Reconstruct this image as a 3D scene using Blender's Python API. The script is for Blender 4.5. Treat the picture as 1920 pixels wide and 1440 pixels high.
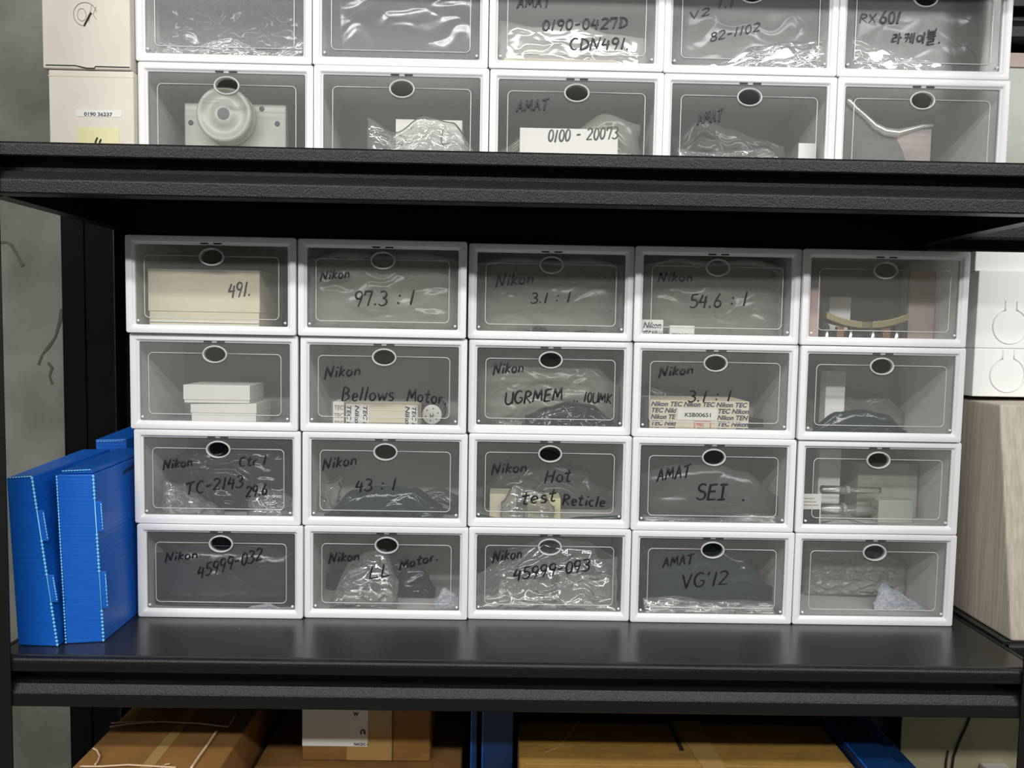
import bpy, bmesh, math, random
from mathutils import Vector, Matrix, Euler, noise

S = bpy.context.scene
for o_ in list(bpy.data.objects):
    bpy.data.objects.remove(o_)
COL = S.collection

# ------------------------------------------------------------------ camera
CAM_LOC = Vector((-0.09504, -1.49267, 0.56838))
CAM_EUL = Euler((1.50545, -0.01844, -0.01142), 'XYZ')
FPX = 1443.0
cam_d = bpy.data.cameras.new('camera')
cam_d.sensor_fit = 'HORIZONTAL'
cam_d.sensor_width = 36.0
cam_d.lens = FPX / 1920 * 36.0
cam_d.clip_start = 0.02
cam = bpy.data.objects.new('camera', cam_d)
cam.location = CAM_LOC
cam.rotation_euler = CAM_EUL
COL.objects.link(cam)
S.camera = cam

# ------------------------------------------------------------------ world, lamps, exposure
wd = bpy.data.worlds.new('world')
S.world = wd
wd.use_nodes = True
bg = wd.node_tree.nodes['Background']
bg.inputs[0].default_value = (1.0, 0.985, 0.90, 1)
bg.inputs[1].default_value = 0.20

def tube_lamp(y, z, power):
    l = bpy.data.lights.new('ceiling_tube_lamp', 'AREA')
    l.shape = 'RECTANGLE'
    l.size = 7.0
    l.size_y = 0.12
    l.energy = power
    l.color = (1.0, 0.99, 0.97)
    ob = bpy.data.objects.new('ceiling_tube_lamp', l)
    ob.location = (0.1, y, z)
    ob.rotation_euler = Vector((0, -0.2 - y, 0.3 - z)).to_track_quat('-Z', 'Z').to_euler()
    COL.objects.link(ob)

tube_lamp(-2.9, 2.1, 106)
tube_lamp(-2.1, 2.1, 76)

S.view_settings.view_transform = 'Standard'
S.view_settings.look = 'None'
S.view_settings.gamma = 1.0
S.view_settings.use_curve_mapping = False
S.view_settings.exposure = 0.0

# ------------------------------------------------------------------ helpers
RM = CAM_EUL.to_matrix()

def ray(x, y):
    return RM @ Vector(((x - 960) / FPX, -(y - 720) / FPX, -1.0))

def at(x, y, Y):
    """measured picture position -> point on the upright plane at depth Y"""
    d = ray(x, y)
    return CAM_LOC + d * ((Y - CAM_LOC.y) / d.y)

def atz(x, y, Z):
    d = ray(x, y)
    return CAM_LOC + d * ((Z - CAM_LOC.z) / d.z)

def srgb(r, g, b):
    f = lambda c: (c / 255 / 12.92) if c <= 10 else ((c / 255 + 0.055) / 1.055) ** 2.4
    return (f(r), f(g), f(b), 1)

def tag(o, label=None, cat=None, group=None, kind=None):
    if label: o['label'] = label
    if cat: o['category'] = cat
    if group: o['group'] = group
    if kind: o['kind'] = kind
    return o

def empty(name, loc, label=None, cat=None, group=None):
    o = bpy.data.objects.new(name, None)
    o.empty_display_size = 0.02
    o.location = loc
    COL.objects.link(o)
    return tag(o, label, cat, group)

class MB:
    def __init__(s):
        s.v = []; s.f = []
    def add(s, vs, fs):
        n = len(s.v)
        s.v += [tuple(v) for v in vs]
        s.f += [tuple(i + n for i in f) for f in fs]
        return s
    def box(s, x0, x1, y0, y1, z0, z1):
        return s.hexa([(x0, y0, z0), (x1, y0, z0), (x1, y1, z0), (x0, y1, z0), (x0, y0, z1), (x1, y0, z1), (x1, y1, z1), (x0, y1, z1)])
    def hexa(s, c):
        return s.add(c, [(0, 3, 2, 1), (4, 5, 6, 7), (0, 1, 5, 4), (1, 2, 6, 5), (2, 3, 7, 6), (3, 0, 4, 7)])
    def tube(s, pts, r, n=8, closed=False, flat=1.0):
        pts = [Vector(p) for p in pts]
        N = len(pts); vs = []; fs = []
        for i, p in enumerate(pts):
            a = pts[i - 1] if (i > 0 or closed) else pts[i]
            b = pts[(i + 1) % N] if (i < N - 1 or closed) else pts[i]
            t = (b - a)
            t = t.normalized() if t.length > 1e-9 else Vector((1, 0, 0))
            up = Vector((0, 1, 0)) if abs(t.y) < 0.9 else Vector((0, 0, 1))
            u = t.cross(up).normalized(); w = t.cross(u).normalized()
            rr = r[i] if isinstance(r, (list, tuple)) else r
            for k in range(n):
                q = 2 * math.pi * k / n
                d = u * math.cos(q) * rr + w * math.sin(q) * rr * flat
                vs.append(p + d)
        M = N if closed else N - 1
        for i in range(M):
            j = (i + 1) % N
            for k in range(n):
                fs.append((i * n + k, i * n + (k + 1) % n, j * n + (k + 1) % n, j * n + k))
        if not closed:
            fs.append(tuple(range(n - 1, -1, -1)))
            fs.append(tuple((N - 1) * n + k for k in range(n)))
        return s.add(vs, fs)
    def loft(s, loops, caps=(False, False), ring=False):
        n = len(loops[0]); vs = [v for l in loops for v in l]; fs = []
        L = len(loops)
        for i in range(L if ring else L - 1):
            j = (i + 1) % L
            for k in range(n):
                fs.append((i * n + k, i * n + (k + 1) % n, j * n + (k + 1) % n, j * n + k))
        if caps[0]: fs.append(tuple(range(n - 1, -1, -1)))
        if caps[1]: fs.append(tuple((L - 1) * n + k for k in range(n)))
        return s.add(vs, fs)
    def lathe(s, prof, c, axis='y', n=32):
        loops = []
        for r, h in prof:
            l = []
            for k in range(n):
                q = 2 * math.pi * k / n
                a, b = r * math.cos(q), r * math.sin(q)
                l.append({'y': (c[0] + a, c[1] + h, c[2] + b), 'z': (c[0] + a, c[1] + b, c[2] + h), 'x': (c[0] + h, c[1] + a, c[2] + b)}[axis])
            loops.append(l)
        return s.loft(loops, (True, True))
    def build(s, name, m, parent=None, loc=(0, 0, 0), smooth=False, bevel=0.0, kind=None, seg=2):
        me = bpy.data.meshes.new(name)
        me.from_pydata([tuple(v) for v in s.v], [], s.f)
        bm = bmesh.new(); bm.from_mesh(me)
        bmesh.ops.recalc_face_normals(bm, faces=bm.faces)
        bm.to_mesh(me); bm.free()
        me.materials.append(m)
        if smooth:
            for p in me.polygons: p.use_smooth = True
        o = bpy.data.objects.new(name, me)
        COL.objects.link(o)
        o.location = loc
        if parent: o.parent = parent
        if bevel:
            b = o.modifiers.new('edge', 'BEVEL'); b.width = bevel; b.segments = seg; b.limit_method = 'ANGLE'
            for p in me.polygons: p.use_smooth = False
        if kind: o['kind'] = kind
        return o

def nt(name):
    m = bpy.data.materials.new(name); m.use_nodes = True
    t = m.node_tree
    for n in list(t.nodes): t.nodes.remove(n)
    return m, t, t.nodes.new('ShaderNodeOutputMaterial')

def pm(name, col, rough=0.5, metal=0.0, spec=0.5, nscale=0, namt=0.1, bump=0, bscale=200, col2=None, stretch=(1, 1, 1), detail=4):
    """principled surface with optional noise mottling and bump"""
    m, t, out = nt(name)
    p = t.nodes.new('ShaderNodeBsdfPrincipled')
    p.inputs['Base Color'].default_value = col
    p.inputs['Roughness'].default_value = rough
    p.inputs['Metallic'].default_value = metal
    p.inputs['Specular IOR Level'].default_value = spec
    t.links.new(p.outputs[0], out.inputs[0])
    if nscale or bump:
        tc = t.nodes.new('ShaderNodeTexCoord')
        mp = t.nodes.new('ShaderNodeMapping'); mp.inputs['Scale'].default_value = stretch
        t.links.new(tc.outputs['Object'], mp.inputs[0])
    if nscale:
        n = t.nodes.new('ShaderNodeTexNoise'); n.inputs['Scale'].default_value = nscale; n.inputs['Detail'].default_value = detail
        r = t.nodes.new('ShaderNodeValToRGB')
        c2 = col2 or tuple(max(0, c * (1 - namt)) for c in col[:3]) + (1,)
        r.color_ramp.elements[0].color = c2; r.color_ramp.elements[0].position = 0.35
        r.color_ramp.elements[1].color = col; r.color_ramp.elements[1].position = 0.62
        t.links.new(mp.outputs[0], n.inputs['Vector']); t.links.new(n.outputs[0], r.inputs[0]); t.links.new(r.outputs[0], p.inputs['Base Color'])
    if bump:
        n2 = t.nodes.new('ShaderNodeTexNoise'); n2.inputs['Scale'].default_value = bscale; n2.inputs['Detail'].default_value = 3
        bp = t.nodes.new('ShaderNodeBump'); bp.inputs['Strength'].default_value = bump; bp.inputs['Distance'].default_value = 0.002
        t.links.new(mp.outputs[0], n2.inputs['Vector']); t.links.new(n2.outputs[0], bp.inputs['Height']); t.links.new(bp.outputs[0], p.inputs['Normal'])
    return m

def film(name, col, body, rough=0.12, gloss=1.0, transl=0.0):
    """see-through plastic: part clear, part milky, with a glossy skin"""
    m, t, out = nt(name)
    tr = t.nodes.new('ShaderNodeBsdfTransparent')
    df = t.nodes.new('ShaderNodeBsdfDiffuse'); df.inputs[0].default_value = col
    mid = df.outputs[0]
    if transl:
        tl = t.nodes.new('ShaderNodeBsdfTranslucent'); tl.inputs[0].default_value = col
        mx = t.nodes.new('ShaderNodeMixShader'); mx.inputs[0].default_value = transl
        t.links.new(df.outputs[0], mx.inputs[1]); t.links.new(tl.outputs[0], mx.inputs[2]); mid = mx.outputs[0]
    m1 = t.nodes.new('ShaderNodeMixShader'); m1.inputs[0].default_value = body
    t.links.new(tr.outputs[0], m1.inputs[1]); t.links.new(mid, m1.inputs[2])
    gl = t.nodes.new('ShaderNodeBsdfGlossy'); gl.inputs['Roughness'].default_value = rough
    fr = t.nodes.new('ShaderNodeFresnel'); fr.inputs[0].default_value = 1.45
    mu = t.nodes.new('ShaderNodeMath'); mu.operation = 'MULTIPLY'; mu.inputs[1].default_value = gloss; mu.use_clamp = True
    t.links.new(fr.outputs[0], mu.inputs[0])
    m2 = t.nodes.new('ShaderNodeMixShader')
    t.links.new(mu.outputs[0], m2.inputs[0]); t.links.new(m1.outputs[0], m2.inputs[1]); t.links.new(gl.outputs[0], m2.inputs[2])
    t.links.new(m2.outputs[0], out.inputs[0])
    return m

# ------------------------------------------------------------------ materials
M = {}
M['frame'] = pm('white_plastic', (0.80, 0.80, 0.82, 1), 0.35)
M['pane'] = film('clear_pane', (0.75, 0.75, 0.72, 1), 0.052, 0.16, 0.24)
M['ridge'] = film('moulded_ridge', (0.9, 0.9, 0.9, 1), 0.42, 0.2, 1.0)
M['ring'] = film('moulded_ring', (0.85, 0.85, 0.84, 1), 0.50, 0.2, 1.0)
M['shell'] = film('frosted_shell', (0.84, 0.84, 0.82, 1), 0.82, 0.35, 0.5, 0.35)
M['slot'] = pm('dark_slot', (0.02, 0.02, 0.02, 1), 0.6)
M['ink'] = pm('black_marker', (0.012, 0.012, 0.014, 1), 0.45)
M['steel'] = pm('black_powder_coat', (0.007, 0.007, 0.0068, 1), 0.38, 0, 0.30, bump=0.4, bscale=420)
M['board'] = pm('black_laminate', (0.018, 0.018, 0.018, 1), 0.27, 0, 0.75)
M['concrete'] = pm('bare_concrete', (0.20, 0.205, 0.175, 1), 0.9, 0, 0.2, nscale=5, col2=(0.12, 0.125, 0.10, 1), bump=0.4, bscale=40, detail=8)
M['wall'] = pm('cream_wall', (0.60, 0.55, 0.34, 1), 0.8, 0, 0.2, nscale=3, namt=0.1)
M['greywall'] = pm('grey_wall', (0.35, 0.35, 0.34, 1), 0.8)
M['floor'] = pm('grey_floor', (0.22, 0.23, 0.22, 1), 0.5, nscale=2, namt=0.2)
M['panel'] = pm('black_panel', (0.004, 0.004, 0.004, 1), 0.6, 0, 0.06)
M['kraft'] = pm('kraft_card', (0.27, 0.135, 0.04, 1), 0.75, 0, 0.25, nscale=14, namt=0.18, stretch=(1, 1, 4), bump=0.15, bscale=60)
M['kraft2'] = pm('pale_kraft_card', (0.36, 0.205, 0.045, 1), 0.75, 0, 0.25, nscale=16, namt=0.2, stretch=(1, 4, 1), bump=0.2, bscale=70)
M['ktape'] = pm('packing_tape', (0.40, 0.25, 0.09, 1), 0.25)
M['twine'] = pm('pale_twine', (0.62, 0.45, 0.30, 1), 0.6)
M['cream'] = pm('cream_card', (0.70, 0.65, 0.56, 1), 0.7, 0, 0.25, nscale=6, namt=0.1)
M['cream2'] = pm('yellowish_card', (0.66, 0.62, 0.46, 1), 0.7, 0, 0.25, nscale=8, namt=0.1)
M['white'] = pm('white_card', (0.88, 0.88, 0.87, 1), 0.55)
M['paper'] = pm('white_paper', (0.72, 0.71, 0.66, 1), 0.6)
M['yellow'] = pm('yellowed_tape', (0.66, 0.62, 0.36, 1), 0.4)
M['blue'] = pm('blue_fluted_plastic', (0.005, 0.105, 0.50, 1), 0.38, 0, 0.5, bump=0.5, bscale=9, stretch=(0.02, 0.02, 22))
M['blueplain'] = pm('blue_plain_plastic', (0.005, 0.105, 0.48, 1), 0.35, nscale=5, namt=0.12)
M['bluecut'] = pm('blue_cut_flutes', (0.16, 0.55, 0.85, 1), 0.25)
M['beige'] = pm('beige_board', (0.56, 0.50, 0.41, 1), 0.8, 0, 0.2, nscale=10, namt=0.22, stretch=(14, 14, 0.4))
M['navy'] = pm('navy_plastic', (0.004, 0.03, 0.11, 1), 0.4)
M['cable'] = pm('grey_cable', (0.06, 0.055, 0.05, 1), 0.5)
M['metal'] = pm('machined_metal', (0.62, 0.62, 0.60, 1), 0.22, 1.0)
M['brass'] = pm('yellow_metal', (0.48, 0.41, 0.22, 1), 0.35, 0.8)
M['copper'] = pm('copper_metal', (0.6, 0.36, 0.2, 1), 0.3, 0.9)
M['darkpart'] = pm('dark_part', (0.03, 0.03, 0.032, 1), 0.35)
M['jade'] = pm('pale_green_plastic', (0.40, 0.43, 0.36, 1), 0.35, nscale=20, namt=0.12)
M['lump'] = pm('dark_foam', (0.055, 0.055, 0.058, 1), 0.6, nscale=30, namt=0.3)
M['pink'] = pm('pink_lid_and_reflection', (0.55, 0.43, 0.39, 1), 0.7, nscale=10, namt=0.1)  # carton lid colour; also colours the pink reflections built inside boxes
M['olive'] = pm('olive_sheet', (0.22, 0.23, 0.14, 1), 0.6)
M['redstamp'] = pm('red_stamp_ink', (0.62, 0.2, 0.16, 1), 0.6)
M['navyink'] = pm('navy_print', (0.03, 0.03, 0.08, 1), 0.5)
M['grey_ink'] = pm('pencil_grey', (0.30, 0.27, 0.23, 1), 0.7)
M['sachet'] = pm('printed_sachet', (0.48, 0.48, 0.48, 1), 0.4, nscale=130, col2=(0.24, 0.30, 0.42, 1), stretch=(1, 1, 3))
# bags
M['bag_dark'] = pm('dark_bag', (0.014, 0.015, 0.018, 1), 0.16, 0, 0.8)
M['bag_navy'] = pm('navy_bag', (0.013, 0.020, 0.034, 1), 0.2, 0, 0.7)
M['bag_black'] = pm('black_bag', (0.008, 0.008, 0.008, 1), 0.13, 0, 0.55)
M['bag_green'] = pm('dark_green_bag', (0.014, 0.034, 0.030, 1), 0.2, 0, 0.7)
M['bag_grey'] = pm('grey_bag', (0.075, 0.075, 0.073, 1), 0.24, 0, 0.6)
M['bag_frost'] = film('frosted_bag', (0.33, 0.33, 0.29, 1), 0.55, 0.22, 1.2)
M['bag_clear'] = film('clear_bag', (0.7, 0.72, 0.70, 1), 0.10, 0.07, 3.6)
M['bag_silver'] = pm('silver_bag', (0.55, 0.55, 0.52, 1), 0.2, 0.6)
M['bubble'] = film('bubble_wrap', (0.6, 0.6, 0.56, 1), 0.40, 0.15, 1.5)

# ------------------------------------------------------------------ setting
def struct(name, mb, m, **k):
    return mb.build(name, m, kind='structure', **k)

struct('floor', MB().box(-4, 4, -5, 0.9, -1.05, -1.0), M['floor'])
struct('wall_back', MB().box(-4, 4, 0.50, 0.60, -1.0, 2.4), M['wall'])
struct('wall_left', MB().box(-2.2, at(115, 400, 0.38).x, 0.38, 0.498, -0.9995, 2.4), M['concrete'])
wl = [x for x in bpy.data.objects if x.name == 'wall_left'][0]
for pts_ in (((-2, 455), (12, 454), (22, 460), (32, 478), (38, 490), (43, 499)), ((72, 684), (80, 664), (92, 650), (104, 632), (112, 604), (117, 580)), ((98, 720), (93, 705), (98, 690), (90, 680))):
    mb = MB(); mb.tube([at(x, y, 0.3795) for x, y in pts_], [.0035, .003, .0045, .003, .0045, .006][:len(pts_)], 6, flat=.3)
    mb.build('stain_mark', pm('dark_stain', (0.075, 0.078, 0.062, 1), 0.9), wl)
struct('wall_front', MB().box(-4, 4, -4.9, -4.8, -1.0, 2.6), M['greywall'])

# black sheet panel behind the rack
pl = empty('steel_panel', (-0.2, 0.345, -0.9995), 'black steel panel standing behind the rack, left of the stacked clear-front boxes', 'panel')
xl = at(115, 400, 0.345).x
p_ = MB(); p_.box(xl + 0.2, 1.055, 0.0, 0.02, 0.0, 2.3).build('sheet', M['panel'], pl)
p_ = MB(); p_.box(xl + 0.2, xl + 0.202 + 0.05, -0.004, 0.0, 0.0, 2.3).build('edge_flange', M['panel'], pl)

# ------------------------------------------------------------------ rack
FY = -0.203
def beam_profile(mb, x0, x1, zt, yf, sgn=1, axis='x'):
    """stepped boltless-rack beam; profile points (depth inwards, height below the top)"""
    pr = [(0.006, -0.0008), (0.0028, -0.0014), (0.0008, -0.0045), (0.0, -0.008), (0.0, -0.0225), (0.002, -0.0245), (0.030, -0.0245), (0.030, -0.046), (0.017, -0.046), (0.0088, -0.0480),
          (0.0018, -0.0596), (0.0003, -0.0625), (0.0, -0.065), (0.0, -0.083), (0.002, -0.0855), (0.034, -0.0855), (0.034, -0.083), (0.034, -0.0205), (0.012, -0.020), (0.012, -0.0008)]
    loops = []
    for e in (x0, x1):
        if axis == 'x': loops.append([(e, yf + sgn * d, zt + h) for d, h in pr])
        else: loops.append([(yf + sgn * d, e, zt + h) for d, h in pr])
    mb.loft(loops, (True, True))

def make_rack(x0, x1, y0, y1, levels, label, zpost, beam=True):
    root = empty('storage_rack', ((x0 + x1) / 2, y0, -1.0), label, 'rack')
    L = Vector(root.location)
    def B(mb, name, m, **k):
        mb.v = [tuple(Vector(v) - L) for v in mb.v]
        return mb.build(name, m, root, **k)
    w, th = 0.048, 0.0025
    for sx in (0, 1):
        for sy in (0, 1):
            mb = MB()
            xa, sgx = (x0, 1) if sx == 0 else (x1, -1)
            ya, sgy = (y0, 1) if sy == 0 else (y1, -1)
            for b in ((xa, xa + sgx * w, ya - sgy * th, ya), (xa - sgx * th, xa, ya - sgy * th, ya + sgy * w)):
                mb.box(min(b[:2]), max(b[:2]), min(b[2:]), max(b[2:]), -0.9996, zpost)
            B(mb, 'post', M['steel'])
    for zt in levels:
        mb = MB(); mb.box(x0 + 0.0145, x1 - 0.0145, y0 + 0.0145, y1 - 0.0145, zt - 0.018, zt)
        B(mb, 'shelf_board', M['board'], bevel=0.0030, seg=3)
        mb = MB(); beam_profile(mb, x0 + 0.002, x1 - 0.002, zt, y0 + 0.001); B(mb, 'front_beam', M['steel'])
        mb = MB(); beam_profile(mb, x0 + 0.002, x1 - 0.002, zt, y1 - 0.001, -1); B(mb, 'rear_beam', M['steel'])
        mb = MB(); beam_profile(mb, y0 + 0.022, y1 - 0.022, zt, x0 + 0.001, 1, 'y'); B(mb, 'side_beam', M['steel'])
        mb = MB(); beam_profile(mb, y0 + 0.022, y1 - 0.022, zt, x1 - 0.001, -1, 'y'); B(mb, 'side_beam', M['steel'])
    return root

ZU = 0.869
rk = make_rack(-0.973, 0.864, FY, 0.312, (-0.60, 0.0, ZU, 1.335), 'black steel rack holding the stacked clear-front boxes', 1.6)
rk2 = empty('storage_rack', (1.7, 0.0, -1.0), 'black neighbouring rack bay at the right edge under the beige carton', 'rack')
for zt, ya in ((-0.60, -0.09), (0.0, -0.09), (ZU, 0.10), (1.272, 0.10)):
    off = Vector((1.7, 0, -1.0))
    mb = MB(); mb.box(0.869, 2.55, ya + 0.021, 0.32, zt - 0.018, zt); mb.v = [tuple(Vector(v) - off) for v in mb.v]; mb.build('shelf_board', M['board'], rk2, bevel=.001)
    mb = MB(); beam_profile(mb, 0.869, 2.55, zt, ya); mb.v = [tuple(Vector(v) - off) for v in mb.v]; mb.build('front_beam', M['steel'], rk2)
    mb = MB(); beam_profile(mb, 0.869, 2.55, zt, 0.341, -1); mb.v = [tuple(Vector(v) - off) for v in mb.v]; mb.build('rear_beam', M['steel'], rk2)
for ya in (-0.09, 0.30):
    MB().box(0.852, 0.90, ya, ya + 0.04, 0.0004, 2.6).build('post', M['steel'], rk2)

# ------------------------------------------------------------------ storage boxes
BW, BH, BD = 0.322, 0.185, 0.245

def rrect(hw, hh, r, y, cz, n=6):
    pts = []
    for cx, cz_, a0 in ((hw - r, hh - r, 0), (-(hw - r), hh - r, 90), (-(hw - r), -(hh - r), 180), (hw - r, -(hh - r), 270)):
        for k in range(n + 1):
            a = math.radians(a0 + 90 * k / n)
            pts.append((cx + r * math.cos(a), y, cz + cz_ + r * math.sin(a)))
    return pts

RX, RZ = 0.0, BH - 0.0385          # centre of the finger hole
RA, RB = 0.0205, 0.0138            # its half axes

def build_box():
    root = empty('storage_box', (0, 0, 0))
    hw, hh, cz = BW / 2, BH / 2, BH / 2
    # front frame
    L = [(hw - .0015, hh - .0015, .004, .012), (hw, hh, .004, .0105), (hw, hh, .004, .0015), (hw - .0004, hh - .0004, .004, .0004), (hw - .0015, hh - .0015, .0035, 0.0),
         (hw - .0105, hh - .0105, .003, 0.0), (hw - .0118, hh - .0118, .003, .0006), (hw - .0128, hh - .0128, .003, .0035), (hw - .0155, hh - .0155, .003, .0042), (hw - .0162, hh - .0162, .003, .0050),
         (hw - .0164, hh - .0164, .003, .012)]
    mb = MB(); mb.loft([rrect(a, b, r, y, cz) for a, b, r, y in L], ring=True)
    fr = mb.build('front_frame', M['frame'], root, smooth=True)
    sl = fr
    for sx in (-1, 1):
        mb = MB(); mb.box(sx * 0.0125 - 0.0075, sx * 0.0125 + 0.0075, 0.0025, 0.005, BH - 0.0150, BH - 0.0124)
        mb.build('latch_slot', M['slot'], fr)
    # body shell, open at the front
    t = 0.0022; bw = hw - 0.0035
    mb = MB(); yb = BD; yf = 0.0125
    mb.box(-bw, bw, yf, yb, 0.0008, 0.003)
    mb.box(-bw, bw, yf, yb, BH - 0.003, BH - 0.0008)
    mb.box(-bw, -bw + t, yf, yb, 0.003, BH - 0.003)
    mb.box(bw - t, bw, yf, yb, 0.003, BH - 0.003)
    mb.box(-bw + t, bw - t, yb - t, yb, 0.003, BH - 0.003)
    mb.build('body', M['shell'], root)
    # door pane with its finger hole
    pw, ph = hw - 0.0168, hh - 0.0168
    N = 112
    angs = [2 * math.pi * k / N for k in range(N)]
    def hit(a):
        dx, dz = math.cos(a), math.sin(a)
        c = []
        if abs(dx) > 1e-9: c.append(((pw if dx > 0 else -pw) - RX) / dx)
        if abs(dz) > 1e-9: c.append(((cz + ph if dz > 0 else cz - ph) - RZ) / dz)
        s = min(x for x in c if x > 0)
        return RX + s * dx, RZ + s * dz
    outer = [hit(a) for a in angs]
    for cx_ in (-pw, pw):
        for cz_ in (cz - ph, cz + ph):
            k = min(range(N), key=lambda i: (outer[i][0] - cx_) ** 2 + (outer[i][1] - cz_) ** 2)
            outer[k] = (cx_, cz_)
    inner = [(RX + RA * math.cos(a), RZ + RB * math.sin(a)) for a in angs]
    y0, y1 = 0.0062, 0.0082
    mb = MB(); mb.loft([[(x, y0, z) for x, z in inner], [(x, y0, z) for x, z in outer], [(x, y1, z) for x, z in outer], [(x, y1, z) for x, z in inner]], ring=True)
    door = mb.build('door', M['pane'], root)
    # grip ring
    def el(da, y):
        return [(RX + (RA + da) * math.cos(a), y, RZ + (RB + da) * math.sin(a)) for a in angs[::2]]
    mb = MB(); mb.loft([el(0.0002, 0.0150), el(0.0, 0.0048), el(0.0006, 0.0036), el(0.0018, 0.0032), el(0.0030, 0.0036), el(0.0036, 0.0050), el(0.0036, 0.0061), el(0.0012, 0.0064), el(0.0012, 0.0150)], ring=True)
    mb.build('grip_ring', M['ring'], door, smooth=True)
    # raised border line
    ia, zt_, zb_, r = 0.0335, RZ + 0.0015, 0.0295, 0.0085
    xa = hw - ia
    path = [(RA + 0.0032, 0.0058, zt_)]
    for cx_, cz_, a0, sg in ((xa - r, zt_ - r, 90, -1), (xa - r, zb_ + r, 0, -1), (-xa + r, zb_ + r, 270, -1), (-xa + r, zt_ - r, 180, -1)):
        for k in range(7):
            a = math.radians(a0 + sg * 90 * k / 6)
            path.append((cx_ + r * math.cos(a), 0.0058, cz_ + r * math.sin(a)))
    path.append((-RA - 0.0032, 0.0058, zt_))
    mb = MB(); mb.tube(path, 0.0010, 8)
    mb.build('raised_border', M['ridge'], door, smooth=True)
    for sx in (-1, 1):
        mb = MB(); mb.lathe([(0.0005, -0.003), (0.002, -0.0022), (0.0025, 0.0), (0.0025, 0.0012)], (sx * (pw - 0.0045), 0.0050, cz - ph + 0.0065), 'y', 12)
        mb.build('hinge_pin', M['frame'], door, smooth=True)
    return root

def copy_tree(o, parent=None):
    c = o.copy(); COL.objects.link(c); c.parent = parent
    for ch in list(o.children): copy_tree(ch, c)
    return c

POS = {(1, 1): (-.6524, -.0153), (2, 1): (-.6513, -.0047), (3, 1): (-.6466, -.0025), (4, 1): (-.6408, -.0073),
       (1, 2): (-.3278, -.0095), (2, 2): (-.3252, -.0011), (3, 2): (-.3217, .0009), (4, 2): (-.3177, 0.0),
       (1, 3): (-.0032, .0130), (2, 3): (-.0005, .0173), (3, 3): (.0020, .0109), (4, 3): (.0050, .0054),
       (1, 4): (.3192, .0009), (2, 4): (.3219, .0042), (3, 4): (.3243, .0008), (4, 4): (.3283, .0009),
       (1, 5): (.6416, -.0090), (2, 5): (.6448, -.0058), (3, 5): (.6499, -.0004), (4, 5): (.6523, .0013)}
ORIG = {}
for (r, c), (x, y) in POS.items():
    ORIG[(r, c)] = Vector((x, y, (4 - r) * (BH + 0.0006) + 0.0002))
UX = [-0.6140, -0.2900, 0.0335, 0.3560, 0.6785]
for c in range(5):
    ORIG[('B', c + 1)] = Vector((UX[c], -0.040 + (0.003, -0.002, 0.0, 0.002, -0.001)[c], ZU + 0.0002))
    ORIG[('A', c + 1)] = Vector((UX[c] - 0.003, -0.040 + (0.002, 0.0, -0.002, 0.001, 0.0)[c], ZU + BH + 0.0010))

BOXLABEL = {
 (1, 1): 'clear-front storage box with a cream carton marked 491, top left of middle shelf',
 (1, 2): 'clear-front storage box handwritten 97.3:1, in top row of middle shelf',
 (1, 3): 'clear-front storage box handwritten 3.1:1, middle of the top row on middle shelf',
 (1, 4): 'clear-front storage box handwritten 54.6:1, in top row of middle shelf',
 (1, 5): 'clear-front storage box with yellow and chrome metal parts, top right of middle shelf',
 (2, 1): 'clear-front storage box holding two stacked small white cartons, left end of second row',
 (2, 2): 'clear-front storage box handwritten Bellows Motor, in second row of middle shelf',
 (2, 3): 'clear-front storage box handwritten UGRMEM, middle of second row on middle shelf',
 (2, 4): 'clear-front storage box holding a carton covered in printed tape with red stamp',
 (2, 5): 'clear-front storage box with flat green pouch, right end of second row',
 (3, 1): 'clear-front storage box handwritten TC, crumpled navy bag inside, left end of third row',
 (3, 2): 'clear-front storage box handwritten 43:1 with a dark green bag inside',
 (3, 3): 'clear-front storage box handwritten Hot test Reticle, middle of third row',
 (3, 4): 'clear-front storage box handwritten SEI, in third row of middle shelf',
 (3, 5): 'clear-front storage box with clear tubes and card, right end of third row',
 (4, 1): 'clear-front storage box with navy bag, bottom left beside the blue boxes',
 (4, 2): 'clear-front storage box handwritten Motor, bottom row on the shelf board',
 (4, 3): 'clear-front storage box with crumpled clear bag and connector, middle of bottom row',
 (4, 4): 'clear-front storage box handwritten VG12, flat dark green bag, bottom row',
 (4, 5): 'nearly empty clear-front storage box with one sachet, bottom right of middle shelf',
 ('A', 1): 'clear-front storage box with shiny crumpled black bag, top left at picture edge',
 ('A', 2): 'clear-front storage box with black bag and blue corner, second in topmost row',
 ('A', 3): 'clear-front storage box handwritten CDN491 with shiny silver bag, topmost row',
 ('A', 4): 'clear-front storage box with faint illegible writing, fourth in topmost row',
 ('A', 5): 'clear-front storage box with Korean handwriting, right end of topmost row',
 ('B', 1): 'clear-front storage box holding a pale green pulley wheel, above the shelf beam',
 ('B', 2): 'clear-front storage box with wrapped white block, second above the shelf beam',
 ('B', 3): 'clear-front storage box handwritten 0100-20073, middle box above the shelf beam',
 ('B', 4): 'clear-front storage box with grey bag and white scrap, fourth above the shelf beam',
 ('B', 5): 'clear-front storage box with dark lump and glossy arc, right end above the beam',
}
proto = build_box()
BOX = {}
first = True
for k, v in ORIG.items():
    o = proto if first else copy_tree(proto)
    first = False
    o.location = v
    tag(o, BOXLABEL[k], 'storage box', 'clear-front boxes on the middle shelf' if not isinstance(k[0], str) else 'clear-front boxes on the upper shelf')
    BOX[k] = o

def door_of(k):
    return [c for c in BOX[k].children if c.name.split('.')[0] == 'door'][0]

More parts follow.
